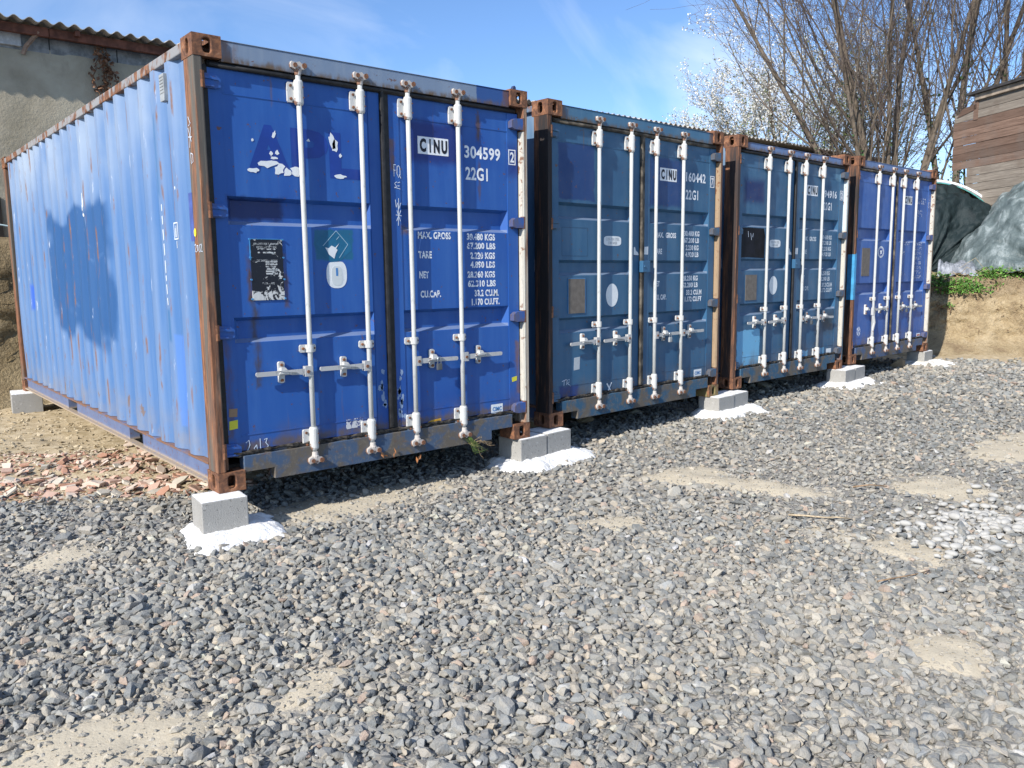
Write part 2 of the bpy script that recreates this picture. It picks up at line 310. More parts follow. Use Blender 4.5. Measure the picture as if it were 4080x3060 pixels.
P_ = np.concatenate([q[0] for q in parts]); SC_ = np.concatenate([q[1] for q in parts]); RO_ = np.concatenate([q[2] for q in parts]); CO_ = np.concatenate([q[3] for q in parts]); D_ = np.concatenate([q[4] for q in parts])
# grit lying in the sandy patches
X, Y = jitter(-2.6, 4.6, -4.2, .8, .0150); sm = sandmask(X, Y); ok = (sm > .08) & (rg.random(len(X)) < .12+.22*fbm(X*7, Y*7, 2)) & (np.hypot(X-CAM.x, Y-CAM.y) < 7.0); X, Y = X[ok], Y[ok]; n = len(X); s = .0025+.008*rg.random(n)**2.2
CO = STCOL[rg.choice(len(STCOL), n, p=STW)]*.55+.45*np.array([.44, .385, .295]); parts.append((np.stack([X, Y, gz(X, Y)+s*.3], 1), s[:, None]*np.array([[1.2, 1, .9]]), rotm(rg.uniform(0, 6.28, n), rg.normal(0, .4, n), rg.normal(0, .4, n)), CO, np.full(n, 9.0)))
P_ = np.concatenate([q[0] for q in parts]); SC_ = np.concatenate([q[1] for q in parts]); RO_ = np.concatenate([q[2] for q in parts]); CO_ = np.concatenate([q[3] for q in parts]); D_ = np.concatenate([q[4] for q in parts])
# the stones that show largest become objects of their own
rel = P_-np.array(CAM); dep = rel@np.array(cf); uu = (rel@np.array(cr))/dep; vv_ = (rel@np.array(cu))/dep
inview = (dep > .3) & (np.abs(uu) < .62) & (np.abs(vv_) < .465)
app = np.where(inview, SC_[:, 0]*SC_[:, 1]/dep**2, 0); order = np.argsort(-app)[:300]; mask = np.ones(len(P_), bool); mask[order] = False
nr_ = mask & (D_ < 4.6); fr_ = mask & ~nr_; V, F, Cc = scatter(TEMPN, P_[nr_], SC_[nr_], RO_[nr_], CO_[nr_]); V2, F2, Cc2 = scatter(TEMPL, P_[fr_], SC_[fr_], RO_[fr_], CO_[fr_]); F = np.concatenate([F, F2+len(V)]); V = np.concatenate([V, V2]); Cc = np.concatenate([Cc, Cc2])
gravel = link('gravel', fast_mesh('gravel', V, F, M_STONE, Cc)); tag(gravel, 'grey crushed stone gravel covering the yard', 'gravel', None, 'stuff')
BIGT = []
for j in range(40):
    V, F = hull(15, rg, .5+.25*rg.random(), .25, True); co = np.minimum(STCOL[rg.choice(len(STCOL), p=STW)]*(.8+.36*rg.random()), .44)*.68+.32*np.array([.285, .272, .245])
    BIGT.append(fast_mesh('stone', V, F, M_STONE, np.repeat(co[None], len(V), 0)))
for i in order:
    o = link('stone', BIGT[int(rg.integers(0, 40))], ground); mr = Matrix([list(r_) for r_ in RO_[i]]).to_4x4()
    o.matrix_world = Matrix.Translation(P_[i])@mr@Matrix.Diagonal((*SC_[i], 1))

# ------------------------------------------------------------------ earth bank and plateau
path = np.array([(-40, 7.1), (-12, 7.0), (-3, 6.95), (2, 6.9), (9.5, 7.0), (11.6, 6.2), (12.0, 2.6), (12.55, 1.0), (13.4, -.6), (15.2, -3.2), (19, -8), (40, -30)], float)
seg = np.hypot(*np.diff(path, axis=0).T); cum = np.concatenate([[0], np.cumsum(seg)])
def psamp(s): return np.stack([np.interp(s, cum, path[:, 0]), np.interp(s, cum, path[:, 1])], -1)
sA = np.concatenate([np.linspace(0, cum[2], 30)[:-1], np.arange(cum[2], cum[4], .12), np.arange(cum[4], cum[6], .1), np.arange(cum[6], cum[9]+.5, .045), np.linspace(cum[9]+.6, cum[-1], 40)])
C0 = psamp(sA); ker = np.ones(15)/15
tn = np.gradient(psamp(np.clip(sA, 0, cum[-1])), axis=0); tn = np.stack([np.convolve(np.pad(tn[:, i]/np.hypot(*tn.T), 7, 'edge'), ker, 'valid') for i in (0, 1)], -1); tn /= np.hypot(*tn.T)[:, None]
nr = np.stack([-tn[:, 1], tn[:, 0]], -1)       # outward, away from the yard
hh = np.interp(sA, [cum[3], cum[4], cum[6]], [1.95, 1.7, 1.22])
prof = [(-.75, -.03), (-.45, .03), (-.22, .09), (-.06, .16)] + [(.02+.30*k/26, .20+.80*k/26) for k in range(27)] + [(.40, 1.02), (.55, 1.03), (.8, 1.04), (1.2, 1.07), (1.8, 1.10), (2.6, 1.16), (4, 1.18), (8, 1.18), (20, 1.2), (70, 1.25), (300, 1.3)]
PR = np.array(prof); ns, npf = len(sA), len(PR)
BX = C0[:, None, 0]+nr[:, None, 0]*PR[None, :, 0]; BY = C0[:, None, 1]+nr[:, None, 1]*PR[None, :, 0]; base_z = gz(C0[:, 0], C0[:, 1])
BZ = base_z[:, None]+hh[:, None]*PR[None, :, 1]
ss = np.repeat(sA[:, None], npf, 1); tt = PR[None, :, 1]*hh[:, None]+PR[None, :, 0]*.5
face = (smooth(.06, .22, PR[:, 1])*smooth(1.25, 1.0, PR[:, 1]))[None]
dsp = (fbm(ss*1.7, tt*2.2, 4)-.5)*.30+(fbm(ss*7, tt*9, 4)-.5)*.11+np.maximum(fbm(ss*15, tt*26, 3)-.50, 0)*.17
dsp = dsp*np.where(PR[None, :, 0] < 3, 1, 0)*(.25+.75*face)
BX += nr[:, None, 0]*dsp; BY += nr[:, None, 1]*dsp; BZ += np.where(PR[None, :, 0] < 6, 1, 0)*(fbm(ss*3, PR[None, :, 0]*3+ss, 3)-.5)*.10
i0 = (np.arange(ns-1)[:, None]*npf+np.arange(npf-1)[None]).ravel(); q = np.stack([i0, i0+npf, i0+npf+1, i0+1], 1)
t = NT('ochre_earth', .95, 0, .15); pos = t.n('ShaderNodeNewGeometry').outputs['Position']; sep = t.n('ShaderNodeSeparateXYZ'); t.set(sep.inputs[0], pos)
n1 = t.noise(3.5, 6, .65, .3, pos); n2 = t.noise(24, 5, .7, .4, pos); n3 = t.noise(1.1, 3, .5, 0, pos)
c = t.ramp(n1, [(.28, (.26, .19, .115)), (.5, (.40, .31, .185)), (.72, (.50, .405, .265))]); c = t.mix(t.math('MULTIPLY', t.step(n2, .52, .72), .55), c, (.22, .145, .075)); 
topd = t.math('MULTIPLY', t.step(t.math('ADD', sep.outputs[2], t.math('MULTIPLY', n1, .5)), .95, 1.25), .6); c = t.mix(topd, c, (.22, .16, .10))
left = t.step(sep.outputs[0], 6, 2); c = t.mix(t.math('MULTIPLY', left, .55), c, (.20, .155, .085))
t.color(c); t.bump(t.math('ADD', n2, t.math('MULTIPLY', n1, .6)), 1.0, .05); M_EARTH = t.m
bank = link('earth_bank', fast_mesh('earth_bank', np.stack([BX, BY, BZ], -1).reshape(-1, 3), q, M_EARTH, None, True)); tag(bank, 'cut ochre earth bank round the back of the yard', None, None, 'structure')
def bank_pt(s, k): # point on the bank by path length and profile index
    i = int(np.argmin(np.abs(sA-s))); return Vector((BX[i, k], BY[i, k], BZ[i, k])), Vector((nr[i, 0], nr[i, 1], 0))

# ------------------------------------------------------------------ lettering and flat print
def text_mesh(s, mat, offset=0.0, w=None, h=None):
    cu_ = bpy.data.curves.new('t', 'FONT'); cu_.body = s; cu_.size = 1; cu_.offset = offset; cu_.resolution_u = 3; cu_.space_character = 1.06
    o = bpy.data.objects.new('t', cu_); COL.objects.link(o); dg = bpy.context.evaluated_depsgraph_get(); me = bpy.data.meshes.new_from_object(o.evaluated_get(dg)); bpy.data.objects.remove(o); bpy.data.curves.remove(cu_)
    me.materials.clear(); me.materials.append(mat); return me
def text(parent, s, x0, x1, z0, z1, mat, y=.0485, offset=.026, name='lettering', skew=0):
    """flat print fitted into a rectangle of the door plane"""
    me = text_mesh(s, mat, offset); n = len(me.vertices); co = np.empty(n*3, np.float32); me.vertices.foreach_get('co', co); co = co.reshape(-1, 3); lo = co.min(0); hi = co.max(0)
    u = (co[:, 0]-lo[0])/(hi[0]-lo[0]); v = (co[:, 1]-lo[1])/(hi[1]-lo[1]); xs = x0+u*(x1-x0)+skew*(v-.5)*(z1-z0)
    me.vertices.foreach_set('co', np.stack([xs, np.full(n, y), z0+v*(z1-z0)], 1).astype(np.float32).ravel()); me.name = name; me.update()
    return link(name, me, parent)
def poly(parent, pts, mat, name='decal', y=.0487, back=.0012):
    o = MB().prism(pts, y, y+back, 1).build(name, mat, parent); return o
def blob(cx, cz, rx, rz, n=14, jag=.2, seed=0, rot=0):
    r = random.Random(seed); out_ = []
    for i in range(n):
        a = 2*math.pi*i/n; k = 1-jag*r.random(); x = rx*k*math.cos(a); z = rz*k*math.sin(a); out_.append((cx+x*math.cos(rot)-z*math.sin(rot), cz+x*math.sin(rot)+z*math.cos(rot)))
    return out_
def oval(cx, cz, rx, rz, n=32, e=2.0):
    return [(cx+rx*math.copysign(abs(math.cos(a))**(2/e), math.cos(a)), cz+rz*math.copysign(abs(math.sin(a))**(2/e), math.sin(a))) for a in [2*math.pi*i/n for i in range(n)]]
def scrawl(parent, strokes, mat, y=.0478, r=.003, name='chalk_mark'):
    m = MB()
    for st in strokes: m.tube([(a, y, b) for a, b in st], r, 4)
    for i, v in enumerate(m.v): m.v[i] = (v[0], y+(v[1]-y)*.25, v[2])
    return m.build(name, mat, parent)

# ------------------------------------------------------------------ shipping containers
CW, CL, CH = 2.438, 6.058, 2.591
def casting(sx, sy):
    """corner casting with oval apertures; sx, sy = which way it extends from the outer corner"""
    m = MB(); X, Y, Z = .162, .178, .118
    def face(orig, U, V_, a, b, N, hu, hv):
        O = Vector(orig); U = Vector(U); V_ = Vector(V_); N = Vector(N); per = []
        for i in range(5): per.append((a*i/5, 0))
        for i in range(5): per.append((a, b*i/5))
        for i in range(5): per.append((a-a*i/5, b))
        for i in range(5): per.append((0, b-b*i/5))
        inn = []
        for (p, q_) in per:
            an = math.atan2((q_-b/2)/b, (p-a/2)/a); e = .62; inn.append((a/2+hu*math.copysign(abs(math.cos(an))**e, math.cos(an)), b/2+hv*math.copysign(abs(math.sin(an))**e, math.sin(an))))
        vs = [O+U*p+V_*q_ for p, q_ in per]+[O+U*p+V_*q_ for p, q_ in inn]+[O+U*p+V_*q_+N*.028 for p, q_ in inn]; n = 20
        m.add(vs, [(i, (i+1) % n, n+(i+1) % n, n+i) for i in range(n)]+[(n+i, n+(i+1) % n, 2*n+(i+1) % n, 2*n+i) for i in range(n)])
    face((0, 0, 0), (1, 0, 0), (0, 0, 1), X, Z, (0, 1, 0), .024, .040)
    face((0, 0, 0), (0, 1, 0), (0, 0, 1), Y, Z, (1, 0, 0), .026, .040)
    face((0, 0, Z), (1, 0, 0), (0, 1, 0), X, Y, (0, 0, -1), .032, .060)
    m.add([(0,0,0),(X,0,0),(X,Y,0),(0,Y,0),(X,0,Z),(X,Y,Z),(0,Y,Z)], [(0,3,2,1),(1,2,5,4),(3,6,5,2)])
    m.v = [(x*sx, y*sy, z) for x, y, z in m.v]; return m
def bracket_mesh(mat):
    m = MB(); m.prism([(-.060, -.058), (.030, -.058), (.036, -.05), (.036, .05), (.030, .058), (-.060, .058), (-.066, .05), (-.066, -.05)], .030, .046)
    m.tube([(0, .018, -.072), (0, .018, -.060), (0, .018, .060), (0, .018, .072)], [.023, .0285, .0285, .023], 16)
    for x in (-.046,):
        for z in (-.038, .038): m.tube([(x, .020, z), (x, .031, z)], .0085, 6, 1)
    for z in (-.03, .03): m.tube([(.021, -.010, z), (.018, .02, z)], .0045, 6, 1)
    return m.mesh('bar_bracket', [mat, M_BOLT])
def cam_mesh(fl=1):
    m = MB(); m.tube([(0, .018, -.05), (0, .018, -.028), (0, .018, -.024), (0, .018, -.004)], [.019, .021, .026, .024], 12)
    m.prism([(-.050, -.012), (-.028, -.022), (-.010, -.006), (.012, -.020), (.040, -.014), (.052, .004), (.044, .022), (.018, .014), (.004, .026), (-.022, .016), (-.046, .022), (-.054, .006)], -.006, .026)
    m.tube([(-.026, -.014, .002), (-.026, .02, .002)], .013, 8, 1); m.tube([(.034, -.012, .004), (.034, .02, .004)], .016, 8, 1); m.box(-.052, .05, .026, .040, -.026, .03); m.v = [(a, b, c_*fl) for a, b, c_ in m.v]; return m.mesh('cam', [M_CAM, M_BOLT])
def guide_mesh():
    m = MB(); m.prism([(-.055, -.024), (.042, -.024), (.048, -.015), (.048, .015), (.042, .024), (-.055, .024), (-.062, .015), (-.062, -.015)], .034, .046); m.tube([(0, .018, -.023), (0, .018, .023)], .0235, 14)
    m.box(-.022, .022, .018, .04, -.023, .023); m.tube([(-.040, .024, 0), (-.040, .036, 0)], .009, 6, 1); m.tube([(.036, .026, 0), (.036, .036, 0)], .007, 6, 1); return m.mesh('bar_guide', [M_BRK, M_BOLT])
def handle_mesh(d):
    m = MB(); m.box(min(-.004*d, .046*d), max(-.004*d, .046*d), .000, .034, -.030, .034); m.tube([(.026*d, -.006, 0), (.026*d, .002, 0)], .011, 6, 1)
    m.prism([(.04*d, -.017), (.13*d, -.015), (.145*d, -.012), (.355*d, -.014), (.362*d, -.006), (.362*d, .008), (.355*d, .013), (.145*d, .016), (.04*d, .019)], .004, .014)
    m.prism([(.10*d, .000), (.19*d, .008), (.22*d, .016), (.17*d, .022)], -.008, .004); return m.mesh('handle', [M_HANDLE, M_BOLT])
def keeper_mesh():
    m = MB(); m.prism([(-.018, -.060), (-.010, -.066), (.010, -.066), (.018, -.060), (.020, .058), (.012, .066), (-.012, .066), (-.020, .058)], .026, .046)
    m.prism([(-.014, .030), (.014, .030), (.034, .004), (.050, .004), (.050, -.012), (.010, -.006), (-.03, -.008), (-.016, .006)], -.004, .026)
    for z in (-.048, .046): m.tube([(0, .018, z), (0, .028, z)], .010, 6, 1)
    return m.mesh('handle_keeper', [M_BRK, M_BOLT])
def hinge_mesh(d, mat):
    m = MB(); m.tube([(0, .018, -.045), (0, .018, .045)], .0185, 12, 1)
    m.prism([(.004*d, -.040), (.085*d, -.040), (.112*d, -.030), (.112*d, .014), (.085*d, .034), (.004*d, .040)], .026 if d > 0 else .000, .046); m.prism([(.0, .022), (.07*d, .022), (.095*d, .010), (.10*d, .004), (.0, .010)], .016, .028)
    m.prism([(.0, -.034), (.07*d, -.034), (.07*d, -.026), (.0, -.024)], .014, .028); return m.mesh('hinge', [mat, M_BOLT])
ME_CAM = cam_mesh(); ME_CAML = cam_mesh(-1); ME_GUIDE = guide_mesh(); ME_KEEP = keeper_mesh(); ME_H = {1: handle_mesh(1), -1: handle_mesh(-1)}; ME_BRK = bracket_mesh(M_BRK)
mb = MB(); mb.tube([(0, .018, .13), (0, .018, .9), (0, .018, 1.7), (0, .018, 2.47)], .0155, 16); ME_BAR = mb.mesh('locking_bar', M_BAR, True, False)
ME_CAST = {(a, b): casting(a, b).mesh('corner_casting', M_CAST) for a in (1, -1) for b in (1, -1)}
BARS = (.625, 1.045, 1.400, 1.810)
def door_panel(x0, x1, xl, xr, recs, mat, parent, seam_x):
    """door leaf: frame members, pressed panel with recessed bands, edges"""
    m = MB(); z0, z1 = .226, 2.428; yf, yp, yr = .046, .050, .094
    def q(a, b, c_, d): m.add([a, b, c_, d], [(0, 1, 2, 3)])
    for a, b in ((x0, xl), (xr, x1)): q((a, yf, z0), (b, yf, z0), (b, yf, z1), (a, yf, z1))
    q((xl, yf, z0), (xl, yp, z0), (xl, yp, z1), (xl, yf, z1)); q((xr, yf, z0), (xr, yp, z0), (xr, yp, z1), (xr, yf, z1))
    zt = z1
    for (ra, rb) in recs:               # ra top of band, rb foot of the sloped ledge
        n = 6
        for i in range(n):
            a = xl+(xr-xl)*i/n; b = xl+(xr-xl)*(i+1)/n; q((a, yp, ra), (b, yp, ra), (b, yp, zt), (a, yp, zt))
        ia, ib = ra-.022, rb+.024; e = .034
        q((xl, yp, ra), (xr, yp, ra), (xr-e, yr, ia), (xl+e, yr, ia)); q((xl+e, yr, ib), (xr-e, yr, ib), (xr-e, yr, ia), (xl+e, yr, ia)); q((xl, yp, rb), (xr, yp, rb), (xr-e, yr, ib), (xl+e, yr, ib))
        q((xl, yp, rb), (xl+e, yr, ib), (xl+e, yr, ia), (xl, yp, ra)); q((xr, yp, rb), (xr-e, yr, ib), (xr-e, yr, ia), (xr, yp, ra)); zt = rb
    q((xl, yp, z0), (xr, yp, z0), (xr, yp, zt), (xl, yp, zt))
    for a, b in (((x0, z0), (x0, z1)), ((x1, z0), (x1, z1)), ((x0, z0), (x1, z0)), ((x0, z1), (x1, z1))): q((a[0], yf, a[1]), (b[0], yf, b[1]), (b[0], .10, b[1]), (a[0], .10, a[1]))
    for z in (2.297, .318): m.box(xl+.01, xr-.004, yp-.003, yp+.001, z-.003, z+.003)
    return m.build('door', mat, parent, fix=False)
def side_wall(x_out, d, dents):
    """corrugated wall: d = +1 when the outside faces -x"""
    ys = []; y = .165; per = [(.072, 0), (.068, 1), (.070, 1), (.068, 0)]
    pr = [(y, 0)]; y += .106
    while y < 5.80:
        for dy, lv in ((.072, 0), (.068, 1), (.070, 1), (.068, 0)):
            y += dy; pr.append((min(y, 5.89), lv))
            if y >= 5.89: break
    zs = np.linspace(.165, 2.532, 13); V = []; 
    for z in zs:
        for (yy, lv) in pr:
            dn = dents*(float(fbm(yy*1.3, z*1.3+x_out*3, 2))-.5)*.022; V.append((x_out+d*((.042 if lv == 0 else .008)+dn), yy, z))
    n = len(pr); F = [(j*n+i, j*n+i+1, (j+1)*n+i+1, (j+1)*n+i) for j in range(len(zs)-1) for i in range(n-1)]
    m = MB(); m.add(V, F); return m
def sill_poly():
    return [(.355, .030), (.355, .100), (.166, .100), (.166, .198), (2.272, .198), (2.272, .100), (2.068, .100), (2.068, .030)]
def rail_low(x0, d):
    m = MB(); a, b = (x0, x0+d*.05); xa, xb = min(a, b), max(a, b); xw0, xw1 = (x0+d*.030, x0+d*.042) if d > 0 else (x0-.042, x0-.030)
    m.box(xa, xb, .16, 5.9, .150, .162); m.box(xa, xb, .16, 5.9, .028, .040)
    for y0, y1 in ((.16, 1.56), (1.90, 3.56), (3.90, 5.9)): m.box(min(xw0, xw1), max(xw0, xw1), y0, y1, .038, .152)
    for y in (1.56, 1.90, 3.56, 3.90): m.box(min(xa, xb)+.028, max(xa, xb)+.05*d if d > 0 else max(xa, xb)-.028, y-.004, y+.004, .039, .151)
    return m
def build_container(pose, mats, recs, bent=False, drop=.012):
    X, Y, Z, A = pose; HT = CH-drop; C = empty('shipping_container', (X, Y, Z), A); P = mats
    for sx, x in ((1, 0), (-1, CW)):
        for sy, y in ((1, 0), (-1, CL)):
            for z in (0, CH-.118):
                o = link('corner_casting', ME_CAST[(sx, sy)] if not (P.get('cast') and z == 0 and sy == 1 and sx == -1) else P['cast'][(sx, sy)], C, (x, y, z)); bev(o, .007, 3)
    # posts
    m = MB(); m.prism([(.002, .003), (.040, .003), (.046, .010), (.046, .05), (.088, .06), (.088, .10), (.10, .16), (.002, .16)], .118, 2.473, 2); m.tube([(.040, .014, .12), (.040, .014, 2.47)], .012, 10)
    m.build('corner_post', P['lpost'], C, bevel=.004)
    m = MB(); m.prism([(CW-.002, .003), (CW-.036, .003), (CW-.040, .010), (CW-.040, .05), (CW-.05, .06), (CW-.05, .16), (CW-.002, .16)], .118, 2.473, 2); m.build('corner_post', P['rpost'], C, bevel=.004)
    for z0, z1 in ((.29, .895), (.985, 1.595), (1.68, 2.30)):
        m = MB(); m.box(2.386, 2.3975, .008, .052, z0, z1); m.tube([(2.402, .014, z0), (2.402, .014, z1)], .0125, 10, 0); m.build('post_strip', P['strip'], C, bevel=.002)
    for x0, x1 in ((.002, .09), (CW-.09, CW-.002)): MB().box(x0, x1, CL-.12, CL-.002, .118, 2.473).build('corner_post', M_RPOST, C, bevel=.01)
    # frame
    m = MB(); m.box(.164, CW-.164, .018, .10, 2.462, HT-.006); m.box(.164, CW-.164, .014, .12, HT-.0055, HT); m.build('header', P['header'], C, bevel=.003)
    m = MB().prism(sill_poly(), .014, .09, 1); m.box(.09, CW-.09, .034, .10, .199, .215); m.build('sill', P['sill'], C, bevel=.003)
    for x0, x1 in ((.001, .061), (CW-.061, CW-.001)): MB().box(x0, x1, .179, CL-.179, 2.515, min(2.578, HT-.006)).build('roof_rail', P['rail'], C, bevel=.006)
    rail_low(.001, 1).build('bottom_rail', P['low'], C); rail_low(CW-.001, -1).build('bottom_rail', P['low'], C)
    o = side_wall(.0, 1, 1.0).build('side_wall', P['side'], C, fix=False); bev(o, .008, 2)
    o = side_wall(CW, -1, 1.0).build('side_wall', P['side'], C, fix=False)
    m = MB()
    for k in range(27):
        y0 = .12+k*.216; zl, zh = HT-.034, HT-.014; m.add([(.05, y0, zl), (CW-.05, y0, zl), (CW-.05, y0+.09, zl), (.05, y0+.09, zl), (CW-.05, y0+.125, zh), (.05, y0+.125, zh), (CW-.05, y0+.18, zh), (.05, y0+.18, zh), (CW-.05, y0+.216, zl), (.05, y0+.216, zl)], [(0, 1, 2, 3), (3, 2, 4, 5), (5, 4, 6, 7), (7, 6, 8, 9)])
    m.build('roof', P['side'], C, fix=False)
    MB().box(.09, CW-.09, CL-.09, CL-.05, .06, 2.53).build('end_wall', P['side'], C); MB().box(.06, CW-.06, .11, CL-.1, .10, .14).build('floor', flatdark, C)
    # seals
    m = MB(); m.box(.09, CW-.09, .034, .10, 2.4285, 2.4615); m.tube([(.10, .040, 2.444), (.6, .036, 2.442), (1.21, .038, 2.446), (1.8, .036, 2.442), (2.34, .040, 2.444)], .017, 8); m.build('door_gasket', P['gask'], C, True)
    m = MB(); m.box(1.196, 1.262, .040, .075, .23, 2.45); m.tube([(1.212, .036, .235), (1.212, .034, 1.2), (1.212, .036, 2.46)], .014, 8); m.build('door_gasket', P['gask'], C)
    for a in (.090, 2.377): m = MB(); m.box(a-.040 if a < 1 else a, a if a < 1 else a+.012, .0465 if a < 1 else .054, .075, .22, 2.44); m.build('door_gasket', M_GASKET, C)
    r = random.Random(int(X*100)); m = MB(); pts = []
    for i in range(60): pts.append((.11+i*2.2/59, .030+r.uniform(-.006, .004), .218+r.uniform(-.007, .006)))
    m.tube(pts, [r.uniform(.006, .014) for _ in pts], 5); m.tube([(p[0], p[1]+.006, p[2]-.016+r.uniform(-.004, .004)) for p in pts], [r.uniform(.004, .012) for _ in pts], 5); m.build('door_gasket', M_SEAL, C)
    doors = []
    for s, (x0, x1, xl, xr) in enumerate(((.0905, 1.195, .164, 1.112), (1.263, 2.375, 1.342, 2.276))):
        D = door_panel(x0, x1, xl, xr, recs, P['door'], C, 0); doors.append(D)
        for k in (0, 1):
            bx = BARS[s*2+k]; dd = -1 if s == 0 else 1
            link('locking_bar', ME_BAR, D, (bx, 0, 0))
            for z in (2.352, .245): link('bar_bracket', ME_BRK, D, (bx, 0, z))
            link('bar_guide', ME_GUIDE, D, (bx, 0, .815)); link('cam', ME_CAM, D, (bx, 0, 2.502)); link('cam', ME_CAML, D, (bx, -.006, .108))
            if not (bent and s == 0 and k == 0): link('handle', ME_H[dd], D, (bx, 0, .672), (0, r.uniform(-.03, .03), 0))
            kx = (.435, .862, 1.553, 1.967)[s*2+k]; link('handle_keeper', ME_KEEP, D, (kx, 0, .680), None, (1 if s == 0 else -1, 1, 1) if False else None)
        for z in (2.352, 1.640, .942, .243): link('hinge', P['hinge'][1 if s == 0 else -1], D, (.046 if s == 0 else CW-.038, 0, z))
    return C, doors
flatdark = flat_mat('dark_underfloor', (.03, .025, .02), .9)

# paints
BLUE1 = (.017, .092, .345); BLUE1L = (.055, .165, .43); BLUE1D = (.008, .054, .29)
SL2 = (.030, .106, .205); SL2L = (.075, .168, .260); SL2D = (.016, .070, .160)
BLUE4 = (.036, .110, .35); BLUE4L = (.085, .175, .43); BLUE4D = (.024, .080, .29)
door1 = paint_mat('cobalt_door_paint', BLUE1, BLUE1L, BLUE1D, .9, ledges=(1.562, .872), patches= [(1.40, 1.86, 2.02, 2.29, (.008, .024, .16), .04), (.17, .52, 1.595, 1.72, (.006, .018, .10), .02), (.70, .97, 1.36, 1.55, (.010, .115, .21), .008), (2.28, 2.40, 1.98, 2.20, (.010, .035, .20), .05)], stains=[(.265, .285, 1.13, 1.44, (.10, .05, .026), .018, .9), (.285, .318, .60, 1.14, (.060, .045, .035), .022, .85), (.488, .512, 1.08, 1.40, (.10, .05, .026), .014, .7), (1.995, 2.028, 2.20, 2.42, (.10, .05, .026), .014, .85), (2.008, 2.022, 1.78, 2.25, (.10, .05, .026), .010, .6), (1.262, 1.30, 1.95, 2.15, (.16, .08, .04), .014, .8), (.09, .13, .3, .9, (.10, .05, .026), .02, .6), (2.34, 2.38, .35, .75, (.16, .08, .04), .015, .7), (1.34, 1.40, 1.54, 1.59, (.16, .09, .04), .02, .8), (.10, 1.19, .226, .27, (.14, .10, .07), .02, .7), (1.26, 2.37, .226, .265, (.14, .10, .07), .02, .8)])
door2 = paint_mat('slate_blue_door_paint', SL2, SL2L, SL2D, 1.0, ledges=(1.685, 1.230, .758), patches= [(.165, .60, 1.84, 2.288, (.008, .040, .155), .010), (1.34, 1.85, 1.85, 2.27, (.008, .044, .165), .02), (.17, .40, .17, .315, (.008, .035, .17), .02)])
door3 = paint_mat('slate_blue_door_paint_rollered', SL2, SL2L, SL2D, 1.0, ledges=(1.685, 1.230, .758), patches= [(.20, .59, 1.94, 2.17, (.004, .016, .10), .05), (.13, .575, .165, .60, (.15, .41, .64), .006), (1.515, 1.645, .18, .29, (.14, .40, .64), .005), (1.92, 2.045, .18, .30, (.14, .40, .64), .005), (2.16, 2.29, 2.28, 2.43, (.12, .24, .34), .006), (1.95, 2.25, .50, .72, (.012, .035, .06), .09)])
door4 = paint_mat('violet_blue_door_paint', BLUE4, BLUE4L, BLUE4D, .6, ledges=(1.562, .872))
HST = [(.16, 2.28, 2.44, 2.482, (.12, .075, .035), .022, .95), (.16, .24, 2.46, 2.6, (.15, .07, .03), .03, .7), (2.22, 2.28, 2.46, 2.6, (.15, .07, .03), .02, .8)]
hdr1 = paint_mat('faded_header_paint', (.175, .235, .33), (.26, .315, .385), (.115, .17, .265), .8, [(1.98, 2.30, 2.44, 2.60, (.012, .065, .24), .004)], .5, stains=HST)
hdr2 = paint_mat('slate_header_paint', (.055, .15, .25), (.12, .22, .31), (.03, .10, .19), .7, stains=HST); hdr4 = paint_mat('pale_header_paint', (.12, .19, .36), (.22, .29, .42), (.07, .12, .28), .6, stains=HST)
def sill_mat(name, base):
    t = NT(name, .8, 0, .3); n1 = t.noise(7, 6, .65, .6); n2 = t.noise(40, 5, .65)
    c = t.mix(t.step(n1, .40, .60), base, (.125, .108, .088)); c = t.mix(t.math('MULTIPLY', t.step(t.noise(9, 5, .6, .4, t.map((1, 1, 1), (4, 4, 4))), .60, .72), .7), c, (.15, .085, .05)); c = t.mix(t.math('MULTIPLY', t.step(n2, .5, .72), .5), c, (.22, .195, .155)); t.color(c); t.bump(n2, .3, .004); return t.m
SILL1 = sill_mat('dusty_sill', (.06, .10, .17)); SILL2 = sill_mat('slate_dusty_sill', (.035, .10, .17)); SILL4 = sill_mat('blue_dusty_sill', (.07, .11, .20))
def low_mat():
    t = NT('blue_rail_paint', .6, 0, .4); x, y, z = t.xyz(); n1 = t.noise(9, 5, .6, .3); n2 = t.noise(30, 5, .7)
    c = t.mix(n1, (.075, .11, .22), (.17, .21, .33)); c = t.mix(t.math('MULTIPLY', t.step(n2, .56, .66), .8), c, (.16, .065, .03)); dust = t.math('MULTIPLY', t.step(z, .065, .035), t.step(n2, .25, .5)); c = t.mix(dust, c, (.38, .30, .21)); top = t.step(z, .145, .152); c = t.mix(t.math('MULTIPLY', top, t.step(n1, .3, .55)), c, (.22, .11, .06)); t.color(c); t.bump(n2, .25, .004); return t.m
